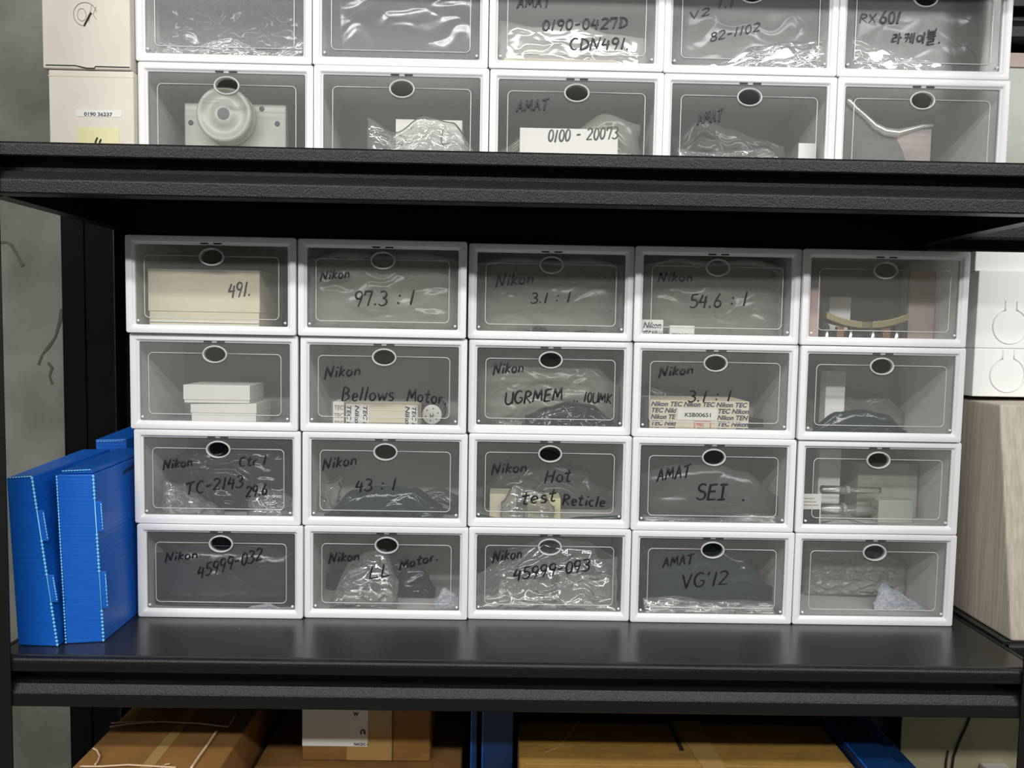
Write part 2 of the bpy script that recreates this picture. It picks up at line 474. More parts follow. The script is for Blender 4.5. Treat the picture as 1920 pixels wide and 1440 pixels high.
# ------------------------------------------------------------------ handwriting
def arc(cx, cy, rx, ry, a0, a1, n=9):
    return [(cx + rx * math.cos(math.radians(a0 + (a1 - a0) * i / n)), cy + ry * math.sin(math.radians(a0 + (a1 - a0) * i / n))) for i in range(n + 1)]
G = {
 'N': (4, [[(0, -.6), (.7, 6), (2.9, .3), (3.9, 6.3)]]),
 'i': (1.4, [[(.6, 0), (.9, 3.4)], [(1.0, 4.7), (1.4, 5.4)]]),
 'k': (3, [[(.2, 0), (.9, 6)], [(2.7, 3.7), (.6, 2), (2.6, .1)]]),
 'o': (3, [arc(1.4, 1.8, 1.25, 1.7, 100, 460)]),
 'n': (3, [[(.2, 0), (.5, 3.4)], [(.4, 2.3)] + arc(1.5, 2.2, 1.0, 1.1, 160, 0, 6) + [(2.6, 0)]]),
 'A': (4, [[(0, -.2), (1.9, 6), (3.4, 0)], [(.6, 2.1), (3.1, 2.4)]]),
 'M': (4.6, [[(0, 0), (.8, 5.8), (2.2, 1.6), (3.7, 6), (4.3, .2)]]),
 'T': (4, [[(-.1, 5.3), (3.9, 6.2)], [(2.1, 5.7), (1.6, -.4)]]),
 'C': (3.6, [arc(2.1, 3, 1.9, 3, 55, 300, 12)]),
 'D': (3.6, [[(.4, 0), (.6, 6)], [(-.1, 5.7)] + arc(.6, 3, 2.7, 2.8, 80, -80, 10) + [(0, .1)]]),
 'H': (4, [[(.2, 0), (1, 6)], [(3, -.1), (3.8, 6)], [(.6, 3), (3.4, 3.2)]]),
 'I': (3, [[(.1, 5.8), (2.9, 6)], [(1.5, 5.9), (1.4, .1)], [(-.2, 0), (2.7, .3)]]),
 'S': (3.6, [arc(2, 4.6, 1.5, 1.4, 40, 250, 9) + arc(1.6, 1.7, 1.7, 1.6, 75, -150, 9)]),
 'E': (3.4, [[(3.3, 5.9), (.6, 5.7), (.2, .1), (3.1, .3)], [(.5, 3), (2.8, 3.2)]]),
 'V': (3.6, [[(-.2, 6), (1.7, -.2), (3.2, 6)]]),
 'G': (3.8, [arc(2, 3, 1.9, 3, 50, 330, 13) + [(3.6, 2.6), (2.2, 2.6)]]),
 'L': (3.2, [[(.6, 6), (.1, .1), (3, .2)]]),
 'U': (3.8, [[(.2, 6)] + arc(1.8, 2, 1.6, 2, 180, 350, 9) + [(3.7, 6)], [(3.6, 6), (3.7, 0)]]),
 'R': (3.6, [[(.2, -.3), (.6, 6)], [(.2, 5.6)] + arc(1.3, 4.4, 1.7, 1.4, 90, -90, 8) + [(.6, 3), (3.4, -.2)]]),
 'B': (3.6, [[(.2, 0), (.5, 6.2)], [(.4, 6)] + arc(1.2, 4.6, 1.5, 1.3, 80, -90, 7) + arc(1.2, 1.7, 1.9, 1.6, 90, -95, 7) + [(.2, .1)]]),
 'P': (3.4, [[(.3, 0), (.6, 6)], [(.3, 5.7)] + arc(1.2, 4.3, 1.7, 1.5, 90, -95, 8) + [(.5, 2.8)]]),
 'X': (3.4, [[(0, 6), (3.2, 0)], [(3.2, 6.1), (0, -.2)]]),
 'K': (3.4, [[(.2, 0), (.6, 6)], [(3.2, 5.8), (.5, 2.8), (3.2, 0)]]),
 'l': (1.4, [[(.4, 0), (1.2, 6.2)]]),
 'w': (4, [[(0, 3.4), (.9, 0), (2, 2.8), (3, 0), (4, 3.6)]]),
 's': (2.6, [arc(1.4, 2.7, 1.0, .8, 40, 240, 6) + arc(1.2, .9, 1.1, .9, 70, -150, 6)]),
 't': (2.6, [[(1.5, 5.8), (.9, 1)] + arc(1.7, .9, .8, .8, 180, 330, 5), [(-.2, 3.9), (2.6, 4.1)]]),
 'e': (2.8, [[(.3, 1.7), (2.4, 2.1)] + arc(1.4, 1.8, 1.15, 1.7, 20, 320, 9)]),
 'c': (2.6, [arc(1.4, 1.7, 1.25, 1.7, 50, 310, 9)]),
 'r': (2.4, [[(.3, 0), (.6, 3.5)], [(.4, 2)] + arc(1.4, 2.2, 1, 1.2, 160, 50, 5)]),
 'a': (3, [arc(1.3, 1.7, 1.2, 1.6, 40, 400, 10), [(2.5, 3.3), (2.7, .1)]]),
 '0': (3, [arc(1.5, 3, 1.3, 2.9, 80, 440, 14)]),
 '1': (1.8, [[(.6, -.2), (1.3, 6.1)]]),
 '2': (3.2, [arc(1.5, 4.5, 1.4, 1.4, 160, -30, 7) + [(.1, .2), (3.2, .3)]]),
 '3': (3, [arc(1.2, 4.5, 1.4, 1.4, 140, -90, 8) + arc(1.2, 1.5, 1.7, 1.6, 90, -150, 9)]),
 '4': (3.4, [[(1.2, 5.6), (.1, 2.2), (3.3, 2.5)], [(2.6, 4.8), (2.3, -.6)]]),
 '5': (3.2, [[(3, 6), (.7, 5.7), (.5, 3.4)] + arc(1.4, 1.8, 1.7, 1.8, 110, -140, 9)]),
 '6': (3, [[(2, 6.1), (.6, 3)] + arc(1.5, 1.5, 1.3, 1.5, 160, 510, 11)]),
 '7': (3.2, [[(.1, 4.2), (.2, 5.8), (2.9, 5.9), (1.6, -.2)]]),
 '8': (3, [arc(1.5, 4.6, 1.1, 1.3, -90, 270, 10) + arc(1.5, 1.6, 1.4, 1.6, 90, -270, 10)]),
 '9': (3, [arc(1.4, 4.3, 1.3, 1.6, 20, 370, 11) + [(2.5, 3), (1.5, -.5)]]),
 '.': (1.4, [[(.3, -.1), (.8, .5)]]),
 ':': (2, [[(.8, .6), (1.2, 1.3)], [(1.1, 3.3), (1.5, 4.0)]]),
 '-': (2.8, [[(.2, 2.7), (2.4, 3)]]),
 "'": (1.4, [[(.5, 4.6), (.9, 6)]]),
 ' ': (2, []),
 '/': (2, [[(0, -.5), (1.9, 6)]]),
 # Korean syllables
 'ra': (4.6, [[(0, 5.2), (1.7, 5.3), (1.6, 3.6), (.1, 3.3), (0, 1.3), (1.9, 1.6)], [(2.9, 6), (2.8, 0)], [(2.9, 3.2), (4.2, 3.5)]]),
 'ke': (5.0, [[(0, 5.2), (2, 5.4), (1, .9)], [(.1, 3.3), (1.6, 3.5)], [(2.2, 3.3), (3.1, 3.4)], [(3.1, 5.8), (3, .6)], [(4.3, 6.2), (4.1, 0)]]),
 'i_': (4.0, [arc(1.2, 3, 1.1, 1.7, 90, 450, 11), [(3.2, 6.4), (3, -.2)]]),
 'beul': (4.4, [[(.4, 7.5), (.5, 4.8), (3.4, 5), (3.7, 8.2)], [(.5, 6.2), (3.4, 6.5)], [(-.2, 3.6), (4, 4)], [(.4, 2.4), (3.2, 2.6), (3, 1.2), (.6, .8), (.5, -.8), (3.6, -.4)]]),
}

def strokes(chars):
    """-> polylines in letter units and total width"""
    x = 0; out = []
    for ch in chars:
        w, ls = G[ch]
        for l in ls: out.append([(x + a, b) for a, b in l])
        x += w + 0.75
    return out, max(x - 0.75, 1)

def write(parent, origin, Y, text, x0, yb0, x1, yb1, hpx, wd=0.0013, mat='ink', seed=0, slant=0.10, name='handwriting'):
    """marker handwriting between two baseline ends measured on the photograph, laid on the upright plane at depth Y"""
    a, b = at(x0, yb0, Y), at(x1, yb1, Y)
    top = at(x0, yb0 - hpx, Y)
    hz = (top - a).length
    ls, W = strokes(text)
    ux = (b - a) / W
    uz = Vector((0, 0, 1)) * (hz / 6.0)
    rnd = random.Random(seed + len(text) * 7)
    mb = MB()
    for l in ls:
        jx, jz = rnd.uniform(-.12, .12), rnd.uniform(-.2, .2)
        pts = []
        for q, (px, pz) in enumerate(l):
            p = a + ux * (px + slant * pz * (uz.length / max(ux.length, 1e-6)) + jx) + uz * (pz + jz)
            pts.append(Vector((p.x, Y, p.z)) - origin)
        dense = []
        for q in range(len(pts) - 1):
            for t in (0, .1, .5, .9): dense.append(pts[q].lerp(pts[q + 1], t))
        dense.append(pts[-1]); pts = dense
        rr = [1.12 * wd * (0.75 + 0.35 * math.sin(3.1 * i / max(1, len(pts) - 1) + .2)) for i in range(len(pts))]
        mb.tube(pts, rr, 6, flat=0.25)
    return mb.build(name, M[mat], parent, smooth=True)

def ink(k, text, x0, yb0, x1, yb1, h, wd=0.0013, mat='ink', seed=0):
    o = ORIG[k]
    return write(door_of(k), o, o.y + 0.0058, text, x0, yb0, x1, yb1, h, wd, mat, seed)

NK = list('Nikon'); AM = list('AMAT')
ink((1, 2), NK, 601, 526, 655, 520, 17, .0014)
ink((1, 2), list('97.3 : 1'), 664, 573, 776, 571, 27, .0016)
ink((1, 3), NK, 930, 538, 1000, 530, 21)
ink((1, 3), list('3.1 : 1'), 996, 568, 1069, 566, 19)
ink((1, 4), NK, 1234, 528, 1298, 527, 16)
ink((1, 4), list('54.6 : 1'), 1292, 577, 1400, 573, 25, .0015)
ink((2, 2), NK, 609, 709, 675, 703, 21, .0015)
ink((2, 2), list('Bellows'), 641, 752, 738, 751, 26, .0014)
ink((2, 2), list('Motor.'), 763, 751, 838, 758, 24, .0014)
ink((2, 3), NK, 925, 702, 981, 697, 20, .0015)
ink((2, 3), list('UGRMEM'), 946, 758, 1054, 750, 23, .0017)
ink((2, 3), list('.. 10UMK'), 1075, 752, 1146, 757, 19, .0013)
ink((2, 4), NK, 1236, 707, 1299, 700, 18, .0017)
ink((2, 4), list('3.1 : 1'), 1291, 753, 1370, 752, 21, .0014)
ink((3, 1), NK, 306, 880, 360, 873, 17, .0016)
ink((3, 1), list('Ctr l'), 448, 875, 498, 870, 17, .0014)
ink((3, 1), list('TC-2143'), 348, 927, 455, 912, 22, .0015)
ink((3, 1), list('29.6'), 461, 932, 500, 926, 20, .0017)
ink((3, 2), NK, 605, 881, 668, 870, 20, .0015)
ink((3, 2), list('43 : 1'), 666, 921, 742, 918, 22, .0015)
ink((3, 3), NK, 922, 889, 987, 884, 19, .0015)
ink((3, 3), list('Hot'), 1021, 906, 1070, 902, 24, .0014)
ink((3, 3), list('test'), 978, 946, 1042, 940, 24, .0016)
ink((3, 3), list('Reticle'), 1055, 946, 1134, 950, 20, .0015)
ink((3, 4), AM, 1232, 902, 1294, 893, 23, .0015)
ink((3, 4), list('SEI  .'), 1305, 936, 1398, 938, 30, .0018)
ink((4, 1), NK, 310, 1053, 370, 1046, 16, .0015)
ink((4, 1), list('45999-032'), 370, 1084, 490, 1050, 23, .0014)
ink((4, 2), NK, 617, 1055, 673, 1050, 18, .0016)
ink((4, 2), list('LL'), 693, 1086, 732, 1080, 24, .0014)
ink((4, 2), list('Motor.'), 749, 1068, 822, 1049, 17, .0016)
ink((4, 3), NK, 924, 1054, 978, 1046, 20, .0015)
ink((4, 3), list('45999-093'), 962, 1088, 1104, 1070, 22, .0016)
ink((4, 4), AM, 1243, 1063, 1300, 1056, 18, .0013)
ink((4, 4), list("VG'12"), 1278, 1103, 1363, 1096, 26, .0016)
ink(('B', 3), AM, 969, 209, 1028, 205, 20, .0014)
ink(('B', 4), AM, 1308, 234, 1354, 226, 22, .0013)
ink(('A', 3), AM, 970, 14, 1032, 13, 18, .0014)
ink(('A', 3), list('0190-0427D'), 1016, 58, 1176, 52, 20, .0015)
ink(('A', 3), list('CDN491.'), 1068, 93, 1180, 92, 21, .0016)
ink(('A', 4), list("1.1"), 1346, 14, 1376, 13, 14, .0012)
ink(('A', 4), list("v2".upper()), 1294, 36, 1330, 28, 14, .0010)
ink(('A', 4), list("82-1102"), 1332, 78, 1424, 58, 16, .0010)
ink(('A', 5), list('RX'), 1612, 43, 1642, 43, 17, .0009)
ink(('A', 5), list('601'), 1650, 43, 1687, 45, 22, .0015)
ink(('A', 5), ['ra', 'ke', 'i_', 'beul', '.'], 1672, 83, 1764, 80, 20, .0014)

# ------------------------------------------------------------------ printed text
def text_mesh(body, size, shear=0.0, offset=0.0, align='LEFT'):
    cu = bpy.data.curves.new('print', 'FONT')
    cu.body = body; cu.size = size; cu.shear = shear; cu.offset = offset; cu.align_x = align; cu.extrude = 0.00012
    cu.resolution_u = 4
    ob = bpy.data.objects.new('print', cu); COL.objects.link(ob)
    dg = bpy.context.evaluated_depsgraph_get(); dg.update()
    me = bpy.data.meshes.new_from_object(ob.evaluated_get(dg))
    vs = [v.co.copy() for v in me.vertices]; fs = [tuple(p.vertices) for p in me.polygons]
    bpy.data.objects.remove(ob); bpy.data.curves.remove(cu); bpy.data.meshes.remove(me)
    return vs, fs

def put_text(mb, body, x, y, z, size, width=None, shear=0.0, offset=0.0, rot=0.0, flip=False, clip=None):
    """lettering facing the front, lower left corner at (x, y, z)"""
    if not body.strip(): return
    vs, fs = text_mesh(body, size, shear, offset)
    w = max(v.x for v in vs) - min(v.x for v in vs)
    sx = (width / w) if width else 1.0
    c, s = math.cos(rot), math.sin(rot)
    out = []
    for v in vs:
        a, b = v.x * sx, v.y
        out.append((x + a * c - b * s, y - v.z, z + a * s + b * c))
    mb.add(out, fs)

# ------------------------------------------------------------------ contents
FLOOR_Z = 0.0032
CONT = {}
def reg(k, ob):
    CONT.setdefault(k, []).append(ob)
    return ob

def px_rect(k, xl, xr, yt, yb, dep):
    o = ORIG[k]; Y = o.y + dep
    a, b = at(xl, yt, Y), at(xr, yb, Y)
    return a.x, b.x, a.z, b.z, Y

def clampx(k, x, m=0.1545):
    return max(ORIG[k].x - m, min(ORIG[k].x + m, x))

def bag(k, name, label, xl, xr, yt, yb, dep, thick, mat, amp=0.006, seed=1, top=None, lean=0.0, group=None, rest=True, cell=26, nx=100, nz=60, cat='bag', fold=0.5, skew=0.0, folds=None):
    """a filled or folded plastic bag: closed pillow with creases; top = outline heights from left to right"""
    o = ORIG[k]
    x0, x1, zt, zb, Y = px_rect(k, xl, xr, yt, yb, dep)
    x0, x1 = clampx(k, x0), clampx(k, x1)
    if rest: zb = o.z + FLOOR_Z + 0.0003
    zt = min(zt, o.z + BH - 0.0065)
    zb = max(zb, o.z + FLOOR_Z + 0.0003)
    c = Vector(((x0 + x1) / 2, Y, zb))
    top = top or [0.92, 1, 0.97, 1, 0.93]
    W, H = x1 - x0, zt - zb
    amp *= 1.6
    if folds is None: folds = {'bag_clear': 9, 'bag_navy': 6, 'bag_black': 9, 'bag_dark': 5, 'bag_green': 3, 'bag_grey': 4, 'bag_frost': 3, 'bubble': 4}.get(mat, 0)
    ysafe_f, ysafe_b = o.y + 0.0162 - Y, o.y + BD - 0.006 - Y
    def topv(u):
        f = u * (len(top) - 1); i = min(int(f), len(top) - 2); f -= i
        f = f * f * (3 - 2 * f)
        return top[i] * (1 - f) + top[i + 1] * f
    def crease(u, v, s):
        p = Vector((u * W * cell, v * H * cell, s * 7.13))
        p += 0.35 * Vector((noise.noise(p * 1.7), noise.noise(p * 1.7 + Vector((9, 3, 1))), 0))
        q = Vector((p.x * (1 - fold * .6) + p.y * .5, p.y * (1 + fold) - p.x * .3, p.z))
        d = noise.voronoi(q)[0]
        h = d[1] - d[0]
        d2 = noise.voronoi(q * 2.3 + Vector((3, 5, 7)))[0]
        return min(h, 0.6) * 1.25 + min(d2[1] - d2[0], .5) * 0.28 + 0.5 * noise.noise(p * .6)
    vs = []; fs = []
    for side in (0, 1):
        for j in range(nz + 1):
            v = j / nz
            for i in range(nx + 1):
                u = i / nx
                tz = topv(u)
                ex = 0.004 * noise.noise(Vector((v * 5, seed, side * 0))) * (1 if 0 < u < 1 else 1)
                xx = -W / 2 + u * W + ex * (2 * abs(u - .5)) + skew * v
                zz = v * H * tz
                b = (1 - abs(2 * u - 1) ** 5) * (1 - abs(2 * v - 1) ** 4)
                rim = min(1.0, 6 * min(u, 1 - u, v * 1.3, 1 - v))
                cr = crease(u, v, seed + side * 3)
                yy = (-1 if side == 0 else 1) * (thick / 2 * max(0, b) ** .6) - amp * (cr - .3) * rim * (1 if side == 0 else .3) + lean * zz
                yy = max(ysafe_f, min(ysafe_b, yy))
                hx = ORIG[k].x - c.x
                xx = max(hx - 0.1548, min(hx + 0.1548, xx))
                vs.append((xx, yy, max(zz, 0)))
    st = (nx + 1) * (nz + 1)
    idx = lambda s, i, j: s * st + j * (nx + 1) + i
    for j in range(nz):
        for i in range(nx):
            fs.append((idx(0, i, j), idx(0, i + 1, j), idx(0, i + 1, j + 1), idx(0, i, j + 1)))
            fs.append((idx(1, i, j), idx(1, i, j + 1), idx(1, i + 1, j + 1), idx(1, i + 1, j)))
    for i in range(nx):
        for j in (0, nz):
            fs.append((idx(0, i, j), idx(1, i, j), idx(1, i + 1, j), idx(0, i + 1, j)))
    for j in range(nz):
        for i in (0, nx):
            fs.append((idx(0, i, j), idx(0, i, j + 1), idx(1, i, j + 1), idx(1, i, j)))
    mb = MB(); mb.add(vs, fs)
    # sharp pinched folds that catch the lamps
    rnd = random.Random(seed * 31 + 5)
    for q in range(folds):
        i, j = rnd.uniform(4, nx - 5), rnd.uniform(2, nz * .75)
        a = rnd.uniform(-.6, .6) + (0 if rnd.random() < .75 else 1.5)
        pts = []
        for t in range(rnd.randint(5, 12)):
            ii, jj = int(round(i)), int(round(j))
            if not (2 < ii < nx - 2 and 1 < jj < nz - 2): break
            p = Vector(vs[idx(0, ii, jj)]) + Vector((0, -.0005, 0))
            p.y = max(p.y, ysafe_f - .003)
            if not pts or (p - pts[-1]).length > 1e-4: pts.append(p)
            i += math.cos(a) * 3.3; j += math.sin(a) * 3.3; a += rnd.uniform(-.7, .7)
        if len(pts) > 2:
            n_ = len(pts)
            mb.tube(pts, [.0002 + .0011 * math.sin(math.pi * k_ / (n_ - 1)) for k_ in range(n_)], 6)
    ob = mb.build(name, M[mat], None, c, smooth=True)
    return reg(k, tag(ob, label, cat, group))

def carton(k, name, label, xl, xr, yt, yb, dep, depth, mat, cat='carton', lid=None, rest=True, zoff=0.0, lidmat=None, rot=0.0, group=None):
    """small carton with a body and, when lid is given (height of it), an overlapping lid"""
    o = ORIG[k]
    x0, x1, zt, zb, Y = px_rect(k, xl, xr, yt, yb, dep)
    x0, x1 = clampx(k, x0, .152), clampx(k, x1, .152)
    if rest: zb = o.z + FLOOR_Z + 0.0003
    zt = min(zt, o.z + BH - 0.0065)
    depth = min(depth, o.y + BD - 0.008 - Y)
    root = reg(k, empty(name, ((x0 + x1) / 2, Y, zb), label, cat, group))
    root.rotation_euler.z = rot
    w, h = (x1 - x0) / 2, zt - zb
    if lid:
        MB().box(-w + .0015, w - .0015, .0015, depth - .0015, 0, h - .002).build('body', M[mat], root, bevel=.0008)
        MB().box(-w, w, 0, depth, h - lid, h).build('lid', M[lidmat or mat], root, bevel=.0008)
    else:
        MB().box(-w, w, 0, depth, 0, h).build('body', M[mat], root, bevel=.001)
    return root, w, h, depth

# --- first row
cr, w, h, d = carton((1, 1), 'cream_carton', 'cream carton marked 491 inside the top left box of middle shelf', 277, 487, 507, 612, 0.035, 0.16, 'cream2', lid=0.078, lidmat='cream2')
o = ORIG[(1, 1)]
mb = MB(); mb.box(-w, w, -0.0002, 0.16, h + .0003, h + .004).build('top_flap', M['cream'], cr)
mb = MB()
for q in range(3): mb.box(-w + .003, w - .003, -.0008, .001, .004 + q * .007, .0075 + q * .007)
mb.build('folded_edge', M['paper'], cr, bevel=.0005)
write(cr, Vector(cr.location), cr.location.y - 0.0006, list('491.'), 428, 556, 470, 554, 26, .0015)
bag((1, 1), 'clear_bag', 'clear wrap beside the cream carton marked 491', 492, 540, 530, 612, .06, .03, 'bag_clear', .004, 3, cat='bag')

G1 = 'frosted bags filling the top row boxes'
bag((1, 2), 'frosted_bag', 'frosted bag behind the handwriting 97.3:1', 575, 862, 470, 628, .05, .06, 'bag_frost', .0045, 11, cell=12, group=G1)
bag((1, 2), 'dark_bag', 'flat black bag along the bottom of the box handwritten 97.3:1', 640, 860, 604, 628, .028, .02, 'bag_dark', .004, 12, top=[.2, .9, .6, .8, 1], cell=30)
bag((1, 3), 'frosted_bag', 'frosted bag behind the handwriting 3.1:1', 893, 1172, 478, 632, .05, .06, 'bag_frost', .0045, 13, cell=12, group=G1)
bag((1, 3), 'dark_bag', 'low peaked black bag below the 3.1:1 writing, middle of the top row', 960, 1150, 608, 632, .028, .02, 'bag_dark', .005, 14, top=[.1, .9, .5, .7, .1], cell=34)
carton((1, 3), 'pink_reflection', 'small pinkish pane reflection built as a pad at the upper left behind the 3.1:1 writing', 914, 968, 499, 526, .16, .02, 'pink', cat='reflection', rest=True)  # stands in for a pinkish reflection on the door pane
bag((1, 4), 'frosted_bag', 'frosted bag behind the handwriting 54.6:1', 1203, 1480, 482, 636, .06, .05, 'bag_frost', .004, 15, cell=12, group=G1)
carton((1, 4), 'olive_sheet', 'olive sheet of card standing behind the 54.6:1 writing', 1282, 1490, 478, 590, .13, .006, 'olive', cat='sheet')

def tec_tape(mb, lines, x0, z0, h, w, y):
    n = len(lines); lh = h / n
    for i, (txt, dx, ww) in enumerate(lines):
        put_text(mb, txt, x0 + dx * w, y, z0 + h - (i + .80) * lh, lh * 1.0, ww * w, 0.25, 0.00035)

o = ORIG[(1, 4)]
for (xl_, xr_, yt_, yb_, dep_, txt, rt, lab) in ((1203, 1243, 599, 634, .022, 'N C', 0.15, 'crumpled strip of printed tape at the lower left corner below 54.6:1'),
                                         (1256, 1302, 610, 630, .03, 'ceL uou', 0.0, 'flat strip of printed tape right of the crumpled one below 54.6:1')):
    cr, w, h, d = carton((1, 4), 'taped_packet', lab, xl_, xr_, yt_, yb_, dep_, .012, 'paper', cat='packet', rot=0)
    mb = MB(); put_text(mb, 'TEC Nikon', -w + .003, -.0006, h * .12, h * .5, 2 * w - .006, .25, .0003)
    mb.build('printed_lettering', M['navyink'], cr)
    if dep_ < .025:
        mb = MB(); put_text(mb, 'Nikon', -w + .003, -.0006, h * .6, h * .4, 2 * w - .008, .25, .0003)
        mb.build('printed_lettering', M['navyink'], cr)

# chrome and brass parts
k = (1, 5); o = ORIG[k]
for (cx, lab, sg) in ((1575, 'left yellow-topped chrome bracket in the top right box', -1), (1661, 'right yellow-topped chrome bracket in the top right box', 1)):
    Y = o.y + .06
    p = at(cx, 640, Y)
    root = empty('metal_bracket', (p.x, Y, o.z + FLOOR_Z + .0003), lab, 'metal part', 'metal brackets in the top right box')
    reg(k, root)
    MB().box(-.036, .036, -.012, .03, 0, .004).build('base_plate', M['metal'], root, bevel=.0008)
    pts = []
    for i in range(13):
        u = i / 12; x = -.036 + .072 * u
        zz = .028 + sg * .009 * (u - .5) * 2 + .004 * math.sin(u * 3.1) * -1
        pts.append((x, zz + .013))
    mb = MB(); loops = [[(x, -.016, z), (x, -.016, z + .013), (x, .03, z + .013), (x, .03, z)] for x, z in pts]
    mb.loft(loops, (True, True)).build('curved_yoke', M['brass'], root, bevel=.0006)
    MB().box(-.010, .004, -.008, .003, .004, .034).build('copper_block', M['copper'], root, bevel=.0006)
    for sx in (-.028, .020):
        MB().lathe([(.006, .004), (.007, .006), (.0055, .012), (.0055, .036)], (sx, .0, 0), 'z', 20).build('pillar', M['metal'], root, smooth=True)
    MB().lathe([(.011, 0), (.012, .002), (.009, .004)], (sg * .012, -.02, .0), 'z', 24).build('washer', M['metal'], root, smooth=True)
    MB().box(-.036, .036, .0045, .026, .004, .028).build('dark_core', M['darkpart'], root, bevel=.001)
mb_root, w, h, d = carton(k, 'chrome_cylinder', 'bright chrome cylinder at the right of the metal brackets', 1698, 1712, 600, 640, .05, .012, 'metal', cat='metal part')
carton(k, 'block_or_reflection', 'pale pane reflection built as a white block behind the metal brackets, top right box', 1556, 1592, 556, 650, .13, .03, 'white', cat='block')  # a pale reflection in the pane, modelled as a solid block
carton(k, 'edge_pink_reflection', 'pinkish brown pane reflection built as a board at the left edge of the top right box', 1519, 1534, 526, 640, .05, .05, 'pink', cat='board')  # pinkish pane reflection given body as a thin board
carton(k, 'broad_pink_reflection', 'broad pinkish reflection built as a panel at the right inside the top right box', 1708, 1800, 505, 648, .10, .01, 'pink', cat='panel')  # pinkish reflection put in as a coloured panel inside the box

# --- second row
k = (2, 1)
r1, w, h, d = carton(k, 'white_carton', 'lower small white carton of the pair in the second row', 357, 481, 755, 790, .06, .10, 'paper', lid=.02)
topz = r1.location.z + h
r2, w, h2, d = carton(k, 'white_carton', 'upper small white carton, shifted left on the other', 344, 468, 712, 748, .055, .10, 'paper', lid=.03, rest=False)
r2.location.z = topz + .0005
r2.rotation_euler.z = .03
r1['group'] = r2['group'] = 'small white cartons'

k = (2, 2); o = ORIG[k]
cr, w, h, d = carton(k, 'taped_carton', 'low cream carton wrapped in printed tape below the Bellows Motor writing', 648, 783, 757, 797, .03, .07, 'cream2')
MB().box(-w + .002, -w + .046, -.0006, -.0001, .001, h - .001).build('printed_tape', M['paper'], cr)
MB().box(w - .022, w - .001, -.0006, -.0001, .001, h - .001).build('printed_tape', M['paper'], cr)
mb = MB()
for i, (dx, t) in enumerate(((.011, 'TEC N'), (.027, 'Nikon'), (.043, 'TEC N'), (2 * w - .016, 'Nikon'), (2 * w - .003, 'TEC N'))):
    put_text(mb, t, -w + dx - .008, -.0009, h - .002, .0115, h - .004, .2, .0003, rot=-math.pi / 2)
mb.build('printed_lettering', M['navyink'], cr)
mb = MB()
for q in range(3): mb.box(-w + .05, w - .026, -.0008, -.0001, h * (.25 + .25 * q), h * (.25 + .25 * q) + .0012)
mb.build('tape_seam', M['cream'], cr)
cr, w, h, d = carton(k, 'taped_packet', 'narrow packet of printed tape at the left end of the low cream carton', 624, 645, 753, 798, .035, .05, 'paper', cat='packet')
mb = MB()
for q in range(3): put_text(mb, 'TEC', -w + .002, -.0006, h * (.1 + .3 * q), h * .24, 2 * w - .004, .2, .0002)
mb.build('printed_lettering', M['grey_ink'], cr)
p = at(804, 782, o.y + .04)
root = empty('motor', (p.x, o.y + .04, o.z + FLOOR_Z + .0003), 'round silver motor at the right of the low taped carton', 'motor')
reg(k, root)
MB().lathe([(.026, .0), (.028, .002), (.028, .045), (.026, .047)], (0, 0, .0285), 'y', 40).build('housing', M['lump'], root)
MB().lathe([(.019, -.004), (.0205, -.003), (.0205, 0.0)], (0, 0, .022), 'y', 40).build('face_plate', M['paper'], root)
MB().lathe([(.0035, -.010), (.004, -.009), (.004, -.004)], (0, 0, .022), 'y', 16).build('shaft', M['metal'], root, smooth=True)
for q in range(6):
    a = q * math.pi / 3 + .3
    MB().lathe([(.0014, -.0048), (.0014, -.004)], (.013 * math.cos(a), 0, .022 + .013 * math.sin(a)), 'y', 10).build('bolt_hole', M['darkpart'], root)

k = (2, 3)
bag(k, 'grey_bag', 'grey bag behind the UGRMEM writing', 892, 1165, 662, 806, .07, .06, 'bag_frost', .008, 21, cell=14, top=[.85, 1, .95, 1, .6])
bag(k, 'dark_bag', 'dark crumpled bag with bright glints below the UGRMEM writing', 985, 1150, 752, 806, .035, .035, 'bag_dark', .008, 22, top=[.5, .8, 1, .9, .4], cell=34, lean=.4)
bag(k, 'clear_bag', 'small clear crumple at the lower left of the UGRMEM box', 930, 980, 785, 806, .03, .02, 'bag_clear', .006, 23, cell=50)

k = (2, 4); o = ORIG[k]
cr, w, h, d = carton(k, 'taped_carton', 'cream carton covered in rows of printed tape with a red stamp', 1219, 1403, 750, 808, .03, .12, 'cream2')
mb = MB()
tec_tape(mb, [('Nikon TEC Nikon TEC Nikon TEC', .01, .97), ('TEC Niki', .01, .25), ('Nikon TE', .01, .25), ('TEC Niki', .01, .25), ('Nikon TE', .01, .25)], -w, 0.001, h - .002, 2 * w, -.0006)
tec_tape(mb, [(' ', 0, .001), ('TEC Nikon', .68, .31), ('Nikon TEN', .68, .31), ('TEC Nikon', .68, .31), ('Nikon TEC', .68, .31)], -w, 0.001, h - .002, 2 * w, -.0006)
mb.build('printed_lettering', M['navyink'], cr)
MB().box(-w * .44, w * .36, -.0008, -.0001, h * .42, h * .78).build('paper_label', M['paper'], cr)
mb = MB(); put_text(mb, 'KSB00651', -w * .30, -.0012, h * .52, h * .17, w * .52, 0, .0002); mb.build('label_lettering', M['ink'], cr)
mb = MB()
xa, xb = -w * .10, w * .24
for zz in (.08, .38): mb.box(xa, xb, -.0008, -.0001, h * zz, h * (zz + .02))
for xx in (xa, xb - w * .02): mb.box(xx, xx + w * .02, -.0008, -.0001, h * .10, h * .38)
put_text(mb, 'TEC', xa + w * .04, -.0012, h * .25, h * .11, w * .16, 0, .0003)
put_text(mb, 'OK', xa + w * .06, -.0012, h * .12, h * .11, w * .14, 0, .0003)
mb.build('red_stamp', M['redstamp'], cr)
